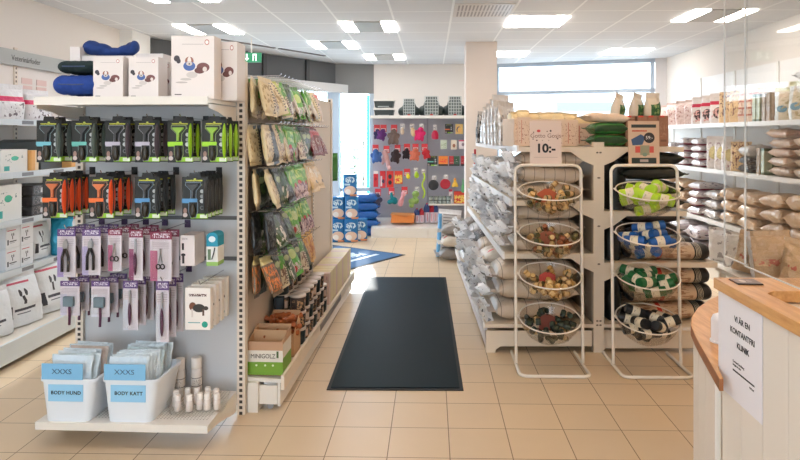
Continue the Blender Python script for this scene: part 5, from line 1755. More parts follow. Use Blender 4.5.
toy(415.5, 147, 'plush', cloth('coral', (206, 110, 84)), 'coral plush toy in the second toy row', sc=0.95)
toy(424.5, 147, 'plush', cloth('red', (196, 44, 54)), 'red plush toy ending the second toy row', sc=0.9)
toy(378, 192, 'plush', cloth('slate', (72, 70, 92)), 'dark slate plush toy, far left of the bottom toy row', sc=1.15)
toy(391.5, 191, 'bird', cloth('teal', (20, 128, 138)), 'teal plush toy in the bottom toy row', sc=0.9)
toy(404.5, 190, 'octo', cloth('pink', (216, 150, 152)), 'pink octopus toy in the bottom toy row', sc=0.85)
toy(417, 189, 'double', cloth('green', (140, 168, 92)), 'pale green plush toy with two lumps in the bottom row', HEADW, 0.85, 0.7)
toy(407, 172, 'round', cloth('yellow', (228, 214, 50)), 'yellow squeaky toy in the third toy row', sc=0.72)
toy(416, 170, 'round', cloth('lime', (170, 200, 50)), 'lime dangling toy in the third toy row', HEADW, 0.8, 0.7)
# white face on the dark brown toy, rope toy
x, y, z = T(423.5, 171, 9.42)
r = root('rope_toy', (x, y, z))
put('header_card', hm, HEADW, r, (0, 0, 0), (0, 0, 0), (0.7, 1, 0.7))
put('rope', MB().tube([(0.02 * math.sin(i * 0.9), -0.01, -0.03 - 0.035 * i) for i in range(12)], 0.013, 8).mesh('rope', smooth=True), mat('rope_lime', (186, 214, 60), 0.7), r)
tag(r, 'long wavy lime rope toy hanging in the third row', 'toy')
CARDS = {'red': printmat('card_red', (206, 40, 48), [('r', 0, 0.82, 1, 1, (230, 216, 210)), ('e', 0.5, 0.5, 0.25, 0.1, (150, 26, 34))]),
         'redw': printmat('card_redwhite', (206, 44, 50), [('r', 0.1, 0.1, 0.4, 0.7, (226, 210, 206)), ('e', 0.6, 0.4, 0.25, 0.12, (60, 40, 70))]),
         'balls': printmat('card_balls', (214, 52, 40), [('e', 0.5, 0.66, 0.26, 0.14, (40, 34, 34)), ('e', 0.5, 0.3, 0.26, 0.14, (40, 34, 34))]),
         'redy': printmat('card_redyellow', (214, 60, 40), [('n', 0.05, 0.05, 0.95, 0.7, (240, 200, 90), 5, 0.48)]),
         'pale': printmat('card_palegreen', (200, 210, 190), [('n', 0.1, 0.1, 0.9, 0.8, (150, 170, 130), 6, 0.55)]),
         'tanc': printmat('card_tan', (222, 206, 186), [('e', 0.5, 0.4, 0.25, 0.2, (150, 90, 60))]),
         'whitec': printmat('card_whitepink', (228, 216, 214), [('r', 0, 0.85, 1, 1, (196, 60, 90)), ('e', 0.6, 0.5, 0.2, 0.2, (140, 120, 130))]),
         'orange': printmat('card_orange', (226, 150, 110), [('e', 0.5, 0.35, 0.4, 0.3, (224, 90, 60)), ('r', 0.2, 0.75, 0.8, 1, (226, 70, 110))]),
         'yelb': printmat('card_yellow', (228, 186, 110), [('e', 0.45, 0.45, 0.32, 0.3, (60, 60, 80)), ('e', 0.55, 0.4, 0.28, 0.28, (232, 176, 90))]),
         'teal': printmat('card_teal', (50, 150, 150), [('n', 0.1, 0.3, 0.9, 0.8, (210, 230, 226), 6, 0.6), ('r', 0, 0, 1, 0.2, (40, 60, 50))]),
         'orb': printmat('card_orangebox', (232, 130, 40), [('n', 0.1, 0.3, 0.9, 0.8, (230, 60, 50), 6, 0.55), ('r', 0, 0, 1, 0.2, (60, 40, 30))]),
         'rg': printmat('card_redgreen', (176, 40, 44), [('r', 0.45, 0.2, 1, 1, (40, 80, 50)), ('n', 0.1, 0.2, 0.9, 0.7, (210, 200, 190), 8, 0.62), ('r', 0, 0, 1, 0.2, (40, 40, 34))]),
         'redb': printmat('card_redbox', (190, 40, 44), [('r', 0, 0, 1, 0.2, (50, 30, 30)), ('n', 0.1, 0.2, 0.9, 0.7, (220, 210, 200), 8, 0.62)])}


def card(u0, u1, v0, v1, key, lab, cat='toy pack', Y=9.44, dep=0.03):
    x0, x1 = at(u0, Y), at(u1, Y)
    z0, z1 = zat(v1, x0, Y), zat(v0, x0, Y)
    r = root('toy_pack', ((x0 + x1) / 2, Y, z0))
    w_ = (x1 - x0) / 2
    put('pack', MB().box(-w_, 0, 0, w_, dep, z1 - z0).mesh('pack', bevel=0.004), CARDS[key], r)
    put('peg_hook', MB().tube([(0, dep, (z1 - z0) * 0.94), (0, TY - Y - 0.002, (z1 - z0) * 0.94)], 0.003, 6).mesh('peg_hook'), CHROME, r)
    tag(r, lab, cat, 'packs on the rear toy shelf')


card(373.5, 378, 171, 187, 'red', 'narrow red toy card, far left of the third row')
card(380, 385.5, 171, 188, 'redw', 'red and white toy card, second in the third row')
card(386.5, 393.5, 171, 187.5, 'balls', 'red toy card with two black balls in third row')
card(394.5, 402.5, 171, 184, 'redy', 'red and yellow toy card in the third row')
card(445, 453, 124, 133.5, 'orange', 'orange and pink toy card, top right field')
card(455.5, 463, 124, 134, 'yelb', 'yellow card with a dark hoop, top right field')
card(440.5, 447, 140, 149, 'pale', 'pale green small card in the second right row')
card(451, 457, 140, 149.5, 'tanc', 'tan small card with a brown spot, second right row')
card(459, 465.5, 140, 149, 'whitec', 'white small card with a pink edge, second right row')
card(427.5, 437.5, 156, 166, 'teal', 'teal flat box in the right field row of boxes')
card(438.5, 448, 156, 166, 'orb', 'orange flat box in the right field row of boxes')
card(449, 459.5, 156, 166, 'rg', 'red and green flat box in the right row of boxes')
card(461, 465.8, 156, 166, 'redb', 'red flat box cut by the side panel in the row of boxes')
# red kong, discs, yellow bird, green bottle
x, y, z = T(435, 139.5, 9.42)
r = root('rubber_toy', (x, y, z))
put('rubber', MB().lathe([(0.02, 0.0), (0.052, 0.01), (0.056, 0.07), (0.045, 0.11), (0.03, 0.13), (0.02, 0.14)], 16).mesh('rubber', smooth=True), mat('rubber_crimson', (186, 20, 62), 0.4), r)
put('header_card', hm, HEADW, r, (0, 0, 0.19), (0, 0, 0), (0.6, 1, 0.8))
tag(r, 'crimson rubber toy with a small header, top right field', 'toy')
for u, v, rgb, lab in ((433.5, 185, (34, 34, 36), 'black rubber disc on a white card'), (445.3, 184, (176, 26, 44), 'dark red rubber disc on a white card')):
    x, y, z = T(u, v, 9.42)
    r = root('disc_toy', (x, y, z))
    put('disc', MB().lathe([(0.0, -0.01), (0.07, -0.01), (0.08, 0.0), (0.07, 0.012), (0.0, 0.008)], 24).mesh('disc', smooth=True), mat('disc_%d' % rgb[0], rgb, 0.5), r, (0, 0, 0), (PI / 2, 0, 0))
    put('header_card', hm, HEADW, r, (0.01, 0, 0.115), (0, 0, 0), (0.8, 1, 0.6))
    tag(r, lab, 'toy')
x, y, z = T(455, 187, 9.42)
r = root('squeaky_bird', (x, y, z))
put('bird_body', MB().lathe([(0.0, 0.0), (0.05, 0.005), (0.045, 0.04), (0.02, 0.09), (0.022, 0.12), (0.0, 0.145)], 14).mesh('bird_body', smooth=True), mat('squeak_yellow', (226, 176, 50), 0.5), r)
put('beak', MB().lathe([(0.014, 0), (0.0, 0.03)], 8, (0, -0.03, 0.115), 'z').mesh('beak'), mat('beak_orange', (220, 100, 40), 0.5), r)
tag(r, 'yellow squeaky bird toy in the right field', 'toy')
x, y, z = T(463, 190, 9.42)
o = put('green_dummy', MB().lathe([(0.012, 0), (0.026, 0.01), (0.026, 0.1), (0.012, 0.13), (0.01, 0.2), (0.0, 0.21)], 12).mesh('green_dummy', smooth=True), mat('dummy_green', (110, 180, 120), 0.5), None, (x, y, z - 0.04))
tag(o, 'pale green slim toy at the right edge by the side panel', 'toy')
tinm = MB().lathe([(0.03, 0), (0.032, 0.004), (0.032, 0.052), (0.03, 0.056)], 16).mesh('tin', smooth=True)
for k in range(10):
    x = at(431 + (k % 5) * 4.4, 9.45)
    o = put('tin', tinm, printmat('tin_grey', (150, 158, 152), [('r', 0, 0.7, 1, 1, (96, 104, 100)), ('n', 0.1, 0.1, 0.9, 0.6, (190, 200, 190), 5, 0.55)]), None, (x, 9.45, ZM + 0.001 + 0.057 * (k // 5)))
    tag(o, 'small grey-green tin on the middle shelf, %s layer, %s from the left' % (('lower', 'upper')[k // 5], ORD[k % 5]), 'tin', 'tins on the middle toy shelf')
for u0, u1, v0, key, lab in ((449, 452.5, 189.5, 'whitec', 'white narrow card standing beside the grey tins'), (454, 465, 191.5, 'orb', 'orange pack standing at the right end of the middle shelf')):
    x0, x1 = at(u0, 9.45), at(u1, 9.45)
    o = put('shelf_pack', MB().box(-(x1 - x0) / 2, 0, 0, (x1 - x0) / 2, 0.05, zat(v0, x0, 9.45) - ZM).mesh('shelf_pack', bevel=0.004), CARDS['redy'] if key == 'orb' else CARDS[key], None, ((x0 + x1) / 2, 9.45, ZM + 0.001))
    tag(o, lab, 'pack')


def deckz(y):
    return 0.145 + (y - (TF - 0.04)) * (0.095 / (TY - TF + 0.04))


xo = at(402.5, 9.42)
wo = (at(414, 9.42) - at(391, 9.42)) / 2
o = root('orange_tray', (xo, 9.40, deckz(9.55) + 0.004))
pts = [(-wo, -0.1), (wo, -0.1), (wo * 0.96, 0.12), (-wo * 0.96, 0.12)]
mb = MB().prism([(-wo, 0.0), (wo, 0.0), (wo * 1.04, 0.12), (wo * 0.3, 0.10), (-wo * 0.9, 0.125)], -0.1, 0.14, 'y')
put('tray_body', mb.mesh('orange_tray', bevel=0.008), mat('tray_orange', (228, 136, 64), 0.5), o)
put('rim', MB().prism([(-wo * 1.0, 0.118), (wo * 1.05, 0.113), (wo * 1.05, 0.123), (-wo * 1.0, 0.13)], -0.11, 0.15, 'y').mesh('orange_rim', bevel=0.003), mat('tray_orange_pale', (232, 150, 84), 0.5), o)
tag(o, 'orange plastic bed tray on the toy shelf base', 'tray')
for k, (u, v1) in enumerate(((417, 222), (421.5, 221.5), (427, 220.5), (431.5, 220), (435.5, 220))):
    x = at(u, 9.44)
    h = 0.21 if k < 2 else 0.29
    r = root('litter_carton', (x, 9.44, deckz(9.50) + 0.002), (0, 0, 0.4))
    put('carton', MB().prism([(-0.03, 0), (0.03, 0), (0.03, h * 0.8), (0, h), (-0.03, h * 0.8)], -0.03, 0.05, 'y').mesh('gable_carton', bevel=0.003),
        printmat('gable_print%d' % (k % 2), (206, 190, 200), [('r', 0, 0.55, 1, 1, (40, 66, 120) if k % 2 == 0 else (176, 30, 50)), ('r', 0.3, 0.1, 0.45, 0.5, (190, 50, 70))]), r)
    put('cap', MB().lathe([(0.012, h * 0.9), (0.012, h + 0.01), (0, h + 0.012)], 10).mesh('carton_cap'), mat('cap_red', (190, 40, 56), 0.5), r)
    tag(r, '%s topped gable carton beside the orange tray, %s from the tray' % (('blue', 'red')[k % 2], ORD[k]), 'carton', 'gable cartons beside the orange tray')

# ================================================================ blue litter packs by the glass
LITT = printmat('litter_print', (26, 110, 170), [('e', 0.5, 0.28, 0.42, 0.2, (226, 196, 176)), ('e', 0.35, 0.22, 0.2, 0.12, (238, 232, 228)), ('e', 0.5, 0.74, 0.36, 0.14, (206, 226, 236)), ('n', 0.1, 0.5, 0.9, 0.9, (26, 110, 170), 9, 0.52),
                                                    ('r', 0.1, 0.5, 0.5, 0.58, (190, 216, 232)), ('r', 0.5, 0.02, 1, 0.1, (226, 150, 100))], 'xz', 0.35, 0, 0.2, 30)
lm = bag('litterpack', 0.325, 0.20, 0.13, 'stand', ('flat', 'flat'), 0.05, seed=5)
n = 0
for row, us in enumerate(((338, 351, 363.5), (338, 351.5), (350,))):
    for k, u in enumerate(us):
        Y = 8.85 + 0.02 * row + (0.0 if k < 2 else 0.1)
        sc_ = 1.0
        x = at(u - (3 if k == 2 else 0), Y)
        o = put('litter_pack', lm, LITT, None, (x, Y, 0.002 + 0.327 * row), (0, 0, 0.15))
        tag(o, 'blue and white cat litter pack, %s row of the stack, %s' % (('bottom', 'middle', 'top')[row], ['by the gondola post', 'next to it', 'at the right end'][k]), 'litter pack', 'blue litter packs stacked by the glass')
        n += 1
for k in range(5):
    me = bag('bluesack', 0.42, 0.30, 0.13, 'lie', ('seal', 'seal'), 0.12, seed=8, seal=0.03, sec=10, ring=16)
    o = put('blue_sack', me, printmat('blue_sack_print', (22, 84, 150), [('n', 0.1, 0.2, 0.9, 0.8, (30, 120, 180), 5, 0.5), ('r', 0.3, 0.4, 0.7, 0.46, (200, 220, 236))], 'xy', 0.35, 0, 0.5, 25), None, (at(366, 9.35), 9.45, 0.004 + k * 0.128), (0, 0, 0.1 * (k % 2)))
    tag(o, 'shiny blue sack lying by the window, %s of its pile' % level(k, 5), 'sack', 'blue sacks piled by the window')

# ================================================================ left wall shelving
LXS, LXB = -3.02, -3.52
lw = root('pet_food_shelving', (0, 0, 0))
tag(lw, 'white wall shelving along the left wall with header sign', 'shelving')
COOLW = mat('shelf_cool_white', (214, 222, 226), 0.4, coat=0.2)
Y0, Y1 = 3.3, 5.95
put('back_panel', MB().box(-3.585, Y0, 0.1, LXB, Y1, 2.28).mesh('left_back'), mat('left_panel_white', (226, 216, 208), 0.6), lw)
LZ = [1.645, 1.262, 0.917, 0.56]
for z in LZ:
    put('shelf', MB().box(LXB, Y0, z - 0.022, LXS, Y1, z).mesh('left_shelf'), COOLW, lw)
    put('price_strip', MB().box(LXS, Y0, z - 0.035, LXS + 0.012, Y1, z + 0.01).mesh('left_strip'), printmat('strip_pale', (206, 214, 220), [('s', 0, 0.2, 1, 0.8, (120, 122, 130), 7, 0.35, 'u')], 'yz', 0.35), lw)
put('base_deck', MB().box(LXB, Y0, 0.13, -2.80, Y1, 0.158).mesh('left_deck'), mat('deck_cream', (232, 224, 212), 0.4), lw)  # cream deck colour, warmer than the shelves above
put('kick_plate', MB().box(-2.81, Y0, 0.03, -2.79, Y1, 0.165).mesh('left_kick'), COOLW, lw)
for y in (Y0 + 0.02, 4.2, 5.08, Y1 - 0.04):
    put('upright', MB().box(LXB - 0.01, y, 0, LXB + 0.012, y + 0.04, 2.28).mesh('left_upright'), SLOTY, lw)
    put('foot', MB().box(-3.4, y, 0, -2.86, y + 0.04, 0.13).mesh('left_foot'), WHITE, lw)
hs = root('header_sign', (-3.50, 4.6, 2.19))
tag(hs, 'grey header band reading Veterinärfoder above the left wall shelves', 'sign')
put('band', MB().box(0, -0.95, -0.065, 0.012, 1.35, 0.065).mesh('band'), mat('header_grey', (172, 172, 168), 0.6), hs)
put('cream_end', MB().box(0.002, -0.95, -0.064, 0.014, 0.27, 0.064).mesh('cream_end'), mat('header_cream', (222, 196, 150), 0.6), hs)
text('lettering', 'Veterinärfoder', 0.066, mat('header_ink', (90, 90, 88), 0.6), hs, (0.0135, 0.60, -0.005), (PI / 2, 0, PI / 2), sx=0.95)
for k in range(6):
    o = put('price_card', MB().box(0, -0.07, -0.025, 0.003, 0.07, 0.025).mesh('price_card'), mat('card_rose', (222, 190, 182), 0.6), lw, (LXB + 0.002, 5.25 + 0.2 * (k % 2), 1.88 + 0.065 * (k // 2)))
# products: turned to face the aisle (+x)
WPINK = printmat('bag_white_pink', (226, 224, 226), [('r', 0, 0.52, 1, 0.66, (214, 40, 96)), ('n', 0.1, 0.1, 0.9, 0.5, (120, 110, 116), 8, 0.62)], 'xz', 0.35, 0, 0.5, 25)
WBLACK = printmat('bag_white_black', (228, 222, 218), [('n', 0.1, 0.2, 0.9, 0.7, (60, 56, 60), 9, 0.6), ('r', 0.6, 0.2, 0.85, 0.45, (214, 110, 120))], 'xz', 0.35, 0, 0.5, 25)
DEER = [('r', 0.1, 0.8, 0.7, 0.84, (196, 80, 100)), ('r', 0.44, 0.4, 0.5, 0.56, (56, 54, 58)), ('e', 0.42, 0.62, 0.035, 0.07, (56, 54, 58)), ('e', 0.55, 0.62, 0.035, 0.07, (56, 54, 58)), ('r', 0.25, 0.28, 0.75, 0.33, (70, 70, 78)), ('r', 0.3, 0.22, 0.6, 0.24, (110, 110, 118)), ('r', 0.1, 0.16, 0.2, 0.4, (60, 60, 66))]
DEERB = printmat('bag_deer', (222, 224, 226), DEER, 'xz', 0.35, 0, 0.4, 20)
DEERX = printmat('box_deer', (226, 226, 228), DEER, 'yz', 0.5)
TEALBX = printmat('box_white_teal', (226, 226, 222), [('r', 0.1, 0.1, 0.3, 0.3, (60, 170, 160)), ('n', 0.15, 0.45, 0.9, 0.8, (120, 140, 140), 8, 0.6), ('e', 0.5, 0.62, 0.14, 0.1, (70, 180, 150))], 'yz', 0.5)
ORX = printmat('box_orange_edge', (232, 206, 170), [('r', 0, 0, 0.5, 1, (228, 170, 100))], 'yz', 0.5)
DKT = printmat('tray_dark_label', (60, 54, 54), [('r', 0.3, 0.25, 0.7, 0.75, (206, 200, 196)), ('n', 0.02, 0.1, 0.98, 0.9, (140, 124, 116), 12, 0.58)], 'yz', 0.4, 0, 0.4, 30)


def lbox(y, w, h, d, z, m, lab, name='carton', x=LXS - 0.03, grp=None):
    o = put(name, MB().box(-d, -w / 2, 0, 0, w / 2, h).mesh(name, bevel=0.003), m, None, (x, y, z), (0, 0, random.uniform(-0.04, 0.04)))
    tag(o, lab, 'carton', grp)


def lbag(key, L, W, T_, m, y, z, lab, x=None, tilt=0.0, cat='bag', yaw=0.0):
    o = put('standing_bag', bag(key, L, W, T_, 'stand', ('flat', 'seal'), 0.2, seed=len(key) + int(100 * L), seal=0.035), m, None, ((x if x else LXS - 0.12), y, z), (tilt, 0, PI / 2 + yaw))
    tag(o, lab, cat)


zz_ = LZ[0] + 0.002
lbag('wp1', 0.27, 0.26, 0.14, WPINK, 4.45, zz_, 'white bag with pink band, nearest on the left top shelf', yaw=-0.3)
lbag('wp2', 0.25, 0.26, 0.14, WPINK, 4.78, zz_, 'white bag with pink band, second on the left top shelf', yaw=-0.2)
lbag('wb1', 0.17, 0.24, 0.14, WBLACK, 5.08, zz_, 'low white bag with black print on the left top shelf', yaw=-0.2)
lbag('wb2', 0.16, 0.2, 0.12, WBLACK, 5.36, zz_, 'white bag with black print and pink square behind the low one', yaw=-0.1)
lbag('wb3', 0.18, 0.2, 0.12, WBLACK, 5.62, zz_, 'white bag at the far end of the left top shelf')
zz_ = LZ[1] + 0.002
o = put('counter_box', MB().prism([(0, 0), (0.34, 0), (0.34, 0.12), (0.1, 0.24), (0, 0.22)], -0.17, 0.17, 'x').mesh('counter_box', bevel=0.004), mat('box_dark_grey', (84, 88, 88), 0.5), None, (LXS - 0.25, 4.78, zz_ + 0.001), (0, 0, 0.1))
tag(o, 'dark grey slanted display box on the second left shelf', 'box')
lbox(4.42, 0.3, 0.17, 0.2, zz_, TEALBX, 'white carton with teal print, nearest on the second left shelf', grp='cartons on the second left shelf')
lbox(4.62, 0.08, 0.16, 0.08, zz_, ORX, 'small orange-edged carton in front of the dark grey box', x=LXS - 0.01)
lbox(5.2, 0.14, 0.2, 0.2, zz_, ORX, 'orange and cream carton right of the dark grey box', grp='cartons on the second left shelf')
lbox(5.42, 0.22, 0.22, 0.2, zz_, TEALBX, 'white carton with teal print at the far end of the second left shelf', grp='cartons on the second left shelf')
zz_ = LZ[2] + 0.002
lbox(4.35, 0.28, 0.26, 0.2, zz_, TEALBX, 'white and teal carton on the third left shelf')
for k in range(3):
    o = put('tray_pack', MB().box(-0.28, -0.17, 0, 0, 0.17, 0.075).mesh('tray_pack', bevel=0.008), DKT, None, (LXS - 0.03, 4.78, zz_ + k * 0.078), (0, 0, 0.03 * k))
    tag(o, 'dark tray pack with a pale label on the third left shelf, %s of three' % level(k, 3), 'pack', 'dark tray packs')
lbag('wd1', 0.26, 0.2, 0.12, DEERB, 5.2, zz_, 'white bag at the far end of the third left shelf')
zz_ = LZ[3] + 0.002
for k in range(4):
    lbox(4.40 + 0.155 * (k % 2), 0.15, 0.155, 0.3, zz_ + 0.157 * (k // 2), DEERX, 'white carton with antler mark, %s row, %s of the block of four' % (('lower', 'upper')[k // 2], ('near side', 'far side')[k % 2]), 'deer_carton', grp='cartons with antler mark')
lbag('wd2', 0.31, 0.26, 0.12, DEERB, 4.82, zz_, 'white bag with antler mark beside the block of cartons', tilt=-0.05)
TEALF = mat('teal_foil', (30, 140, 170), 0.3, 0.2, bump=0.6, bscale=25, var=0.2)
lbag('tl1', 0.32, 0.16, 0.13, TEALF, 4.99, zz_, 'shiny teal bag end beside the antler bag on the left shelf', x=LXS - 0.03, yaw=-1.2)
lbag('wd3', 0.31, 0.22, 0.12, DEERB, 5.3, zz_, 'white bag with pink print right of the teal bag')
zz_ = 0.16
for k, (y, L_) in enumerate(((4.08, 0.33), (4.4, 0.37), (4.76, 0.40))):
    lbag('ww%d' % k, L_, 0.34, 0.16, DEERB, y, zz_, 'large white bag with antler mark on the left base deck, %s from the near end' % ORD[k], x=-3.0, tilt=-0.12, yaw=-0.25)
lbag('brown1', 0.36, 0.16, 0.14, mat('brown_foil', (122, 92, 84), 0.35, 0.2, bump=0.6, bscale=25, var=0.25), 4.99, zz_, 'brown shiny bag beside the white ones on the left base deck', x=-2.93, yaw=-1.2)
lbag('ww5', 0.38, 0.3, 0.16, DEERB, 5.3, zz_, 'white bag at the far end of the left base deck', x=-3.0)

# ================================================================ right wall shelving
RXS, RXB = 3.2, 3.62
rw = root('pet_food_shelving', (0, 0, 0))
tag(rw, 'white wall shelving full of food bags along the right wall', 'shelving')
RY0, RY1 = 4.6, 9.3
put('back_panel', MB().box(RXB, RY0, 0.1, 3.69, RY1, 2.31).mesh('right_back'), mat('right_panel_white', (238, 234, 230), 0.5), rw)
RZ = [1.67, 1.15, 0.57]
for z in RZ:
    put('shelf', MB().box(RXS, RY0, z - 0.022, RXB, RY1, z).mesh('right_shelf'), WHITE, rw)
    put('price_strip', MB().box(RXS - 0.012, RY0, z - 0.04, RXS, RY1, z + 0.008).mesh('right_strip'), mat('strip_white', (236, 234, 232), 0.35), rw)
put('base_deck', MB().box(3.0, RY0, 0.14, RXB, RY1, 0.165).mesh('right_deck'), WHITE, rw)
put('kick_plate', MB().box(3.0, RY0, 0.0, 3.02, RY1, 0.14).mesh('right_kick'), WHITE, rw)
for i in range(6):
    y = RY0 + 0.02 + i * 0.92
    put('upright', MB().box(RXB - 0.012, y, 0.0, RXB + 0.01, y + 0.04, 2.31).mesh('right_upright'), WHITE, rw)


def F(name, base, items, axes='xz', rough=0.35, bump=0.5):
    return printmat(name, base, items, axes, 0.3, 0.08, 0.7, 24)


RM = {
    'pinkish': F('r_pinkish', (224, 196, 186), [('n', 0.1, 0.1, 0.9, 0.8, (190, 140, 130), 9, 0.58)]),
    'redlabel': F('r_redlabel', (228, 214, 206), [('r', 0, 0.62, 1, 0.74, (206, 40, 70)), ('e', 0.5, 0.35, 0.25, 0.18, (70, 50, 46)), ('n', 0.1, 0.1, 0.9, 0.5, (214, 160, 150), 9, 0.55)]),
    'leopard': F('r_leopard', (222, 186, 140), [('n', 0, 0, 1, 1, (120, 70, 60), 10, 0.58)]),
    'redwhite': F('r_redwhite', (226, 200, 180), [('s', 0.05, 0.05, 0.95, 0.9, (190, 110, 90), 5, 0.25, 'v'), ('n', 0.1, 0.1, 0.9, 0.9, (160, 100, 90), 10, 0.58)]),
    'greenbook': F('r_greenstripe', (96, 110, 84), [('r', 0, 0.1, 0.4, 0.9, (176, 180, 150))]),
    'tanbook': F('r_tanstripe', (196, 172, 146), [('s', 0, 0, 1, 1, (160, 136, 110), 3, 0.3, 'u')]),
    'clearbag': F('r_clearbag', (222, 206, 180), [('r', 0, 0, 0.18, 1, (228, 232, 232)), ('e', 0.3, 0.35, 0.18, 0.1, (120, 160, 180)), ('r', 0, 0.88, 1, 1, (232, 226, 180)), ('n', 0.2, 0.1, 0.9, 0.6, (190, 170, 130), 6, 0.55)]),
    'greyfoil': F('r_greyfoil', (206, 200, 196), [('n', 0, 0, 1, 1, (150, 142, 140), 4, 0.6)]),
    'maroon': F('r_maroonwhite', (220, 212, 212), [('r', 0, 0, 1, 0.22, (140, 48, 66)), ('n', 0.1, 0.4, 0.9, 0.9, (150, 140, 150), 8, 0.58)], 'yz'),
    'whiteup': F('r_whiteup', (222, 212, 206), [('n', 0.1, 0.1, 0.9, 0.8, (150, 90, 100), 8, 0.62), ('e', 0.5, 0.5, 0.3, 0.2, (214, 196, 140))]),
    'tanpillow': F('r_tanpillow', (200, 176, 156), [('r', 0.15, 0.2, 0.85, 0.8, (214, 190, 168)), ('n', 0.2, 0.3, 0.8, 0.7, (150, 116, 100), 9, 0.6)], 'yz'),
    'darksmall': F('r_darksmall', (84, 82, 84), [('n', 0.1, 0.1, 0.9, 0.9, (170, 168, 168), 7, 0.55)], 'yz'),
    'kraft': F('r_kraft', (204, 174, 144), [('n', 0.1, 0.2, 0.9, 0.5, (170, 120, 100), 8, 0.6), ('r', 0.1, 0.3, 0.9, 0.36, (190, 110, 90))]),
    'kraftl': F('r_kraft_lying', (206, 176, 146), [('e', 0.3, 0.4, 0.2, 0.2, (170, 166, 150)), ('n', 0.3, 0.2, 0.9, 0.8, (190, 156, 126), 7, 0.56)], 'yz'),
    'greyl': F('r_greylilac', (188, 178, 180), [('n', 0, 0, 1, 1, (90, 80, 90), 7, 0.6), ('n', 0.2, 0.2, 0.8, 0.8, (180, 120, 150), 9, 0.62)], 'yz'),
}
RNAME = {'pinkish': 'pinkish bag', 'redlabel': 'red-banded white bag', 'leopard': 'mottled tan bag', 'redwhite': 'red-striped cream bag', 'greenbook': 'slim green carton', 'tanbook': 'slim tan carton',
         'clearbag': 'large pale bag with blue mark', 'greyfoil': 'grey foil bag', 'maroon': 'white and maroon bag', 'whiteup': 'upright white bag', 'tanpillow': 'tan pillow bag', 'darksmall': 'small dark pack', 'kraft': 'kraft paper bag', 'kraftl': 'kraft bag lying flat', 'greyl': 'grey lilac bag'}


def rstand(shelf, z, seq, sname):
    cnt = {}
    for y, k, h, w_ in seq:
        cnt[k] = cnt.get(k, 0) + 1
        lab = '%s on the %s right shelf, %s such from far end' % (RNAME[k], sname, ORD[cnt[k] - 1])
        if 'book' in k:
            o = put('slim_carton', MB().box(-0.1, -0.03, 0, 0.1, 0.03, h).mesh('slim_carton', bevel=0.003), RM[k], None, (RXS + 0.14, y, z), (0, 0, 0))
            tag(o, lab, 'carton', 'upright cartons on the %s right shelf' % sname)
        else:
            me = bag('rs%d_%d' % (int(h * 100), int(w_ * 100)), h, w_, 0.13, 'stand', ('flat', 'seal'), 0.26, seed=int(h * 77), seal=0.03, sec=9, ring=14)
            o = put('food_bag', me, RM[k], None, (RXS + 0.15, y, z), (random.uniform(-0.05, 0.05), 0, -PI / 2 + 0.75 + random.uniform(-0.2, 0.2)))
            tag(o, lab, 'bag', 'upright bags on the %s right shelf' % sname)


def rstack(y, z, k, n_, W_, L_, T_, x, sname, where):
    me = bag('rst%d_%d' % (int(L_ * 100), int(T_ * 1000)), L_, W_, T_, 'lie', ('seal', 'seal'), 0.26, seed=int(T_ * 1000), seal=0.03, sec=10, ring=16)
    for i in range(n_):
        o = put('food_bag', me, RM[k], None, (x + random.uniform(-0.015, 0.015), y + random.uniform(-0.02, 0.02), z + i * T_ * 0.98), (random.uniform(-0.03, 0.03), random.uniform(-0.03, 0.03), PI / 2 + random.uniform(-0.1, 0.1)))
        tag(o, '%s, %s, %s stack, %s right shelf' % (RNAME[k], level(i, n_), where, sname), 'bag', 'stacked bags on the %s right shelf' % sname)


rstand(0, RZ[0] + 0.002, [(8.9, 'pinkish', 0.30, 0.2), (8.55, 'pinkish', 0.32, 0.22), (8.2, 'pinkish', 0.33, 0.22), (7.95, 'pinkish', 0.33, 0.2), (7.7, 'redlabel', 0.35, 0.22), (7.45, 'redlabel', 0.35, 0.22), (7.2, 'redlabel', 0.36, 0.22),
                           (6.98, 'leopard', 0.36, 0.22), (6.76, 'leopard', 0.36, 0.2), (6.56, 'redwhite', 0.36, 0.2), (6.38, 'redwhite', 0.36, 0.18), (6.24, 'greenbook', 0.28, 0), (6.16, 'greenbook', 0.28, 0), (6.06, 'tanbook', 0.28, 0), (5.98, 'tanbook', 0.28, 0),
                           (5.82, 'clearbag', 0.32, 0.24), (5.58, 'clearbag', 0.36, 0.26), (5.34, 'clearbag', 0.36, 0.28), (5.08, 'clearbag', 0.36, 0.28)], 'top')
for i, y in enumerate((5.5, 5.25)):
    me = bag('rtop', 0.26, 0.2, 0.09, 'lie', ('seal', 'seal'), 0.3, seed=3, seal=0.03, sec=10, ring=16)
    o = put('food_bag', me, RM['greyfoil'], None, (RXS + 0.16, y, RZ[0] + 0.365), (0, 0, PI / 2 + 0.3 * i))
    tag(o, 'crumpled grey foil bag resting on top of the large pale bags, %s' % ('farther', 'nearer')[i], 'bag')
z = RZ[1] + 0.002
rstack(8.5, z, 'maroon', 3, 0.36, 0.3, 0.10, RXS + 0.2, 'middle', 'farthest')
rstack(8.05, z, 'maroon', 4, 0.36, 0.3, 0.09, RXS + 0.2, 'middle', 'second farthest')
rstack(7.6, z, 'maroon', 4, 0.36, 0.3, 0.09, RXS + 0.2, 'middle', 'near maroon')
rstand(1, z, [(7.3, 'whiteup', 0.38, 0.2), (7.1, 'whiteup', 0.38, 0.2), (6.92, 'whiteup', 0.34, 0.2), (6.72, 'leopard', 0.32, 0.2), (6.16, 'tanbook', 0.26, 0), (6.08, 'greenbook', 0.26, 0)], 'middle')
rstack(6.43, z, 'darksmall', 2, 0.3, 0.24, 0.085, RXS + 0.17, 'middle', 'small dark')
rstack(6.43, z + 0.168, 'greyfoil', 1, 0.3, 0.28, 0.12, RXS + 0.18, 'middle', 'upper')
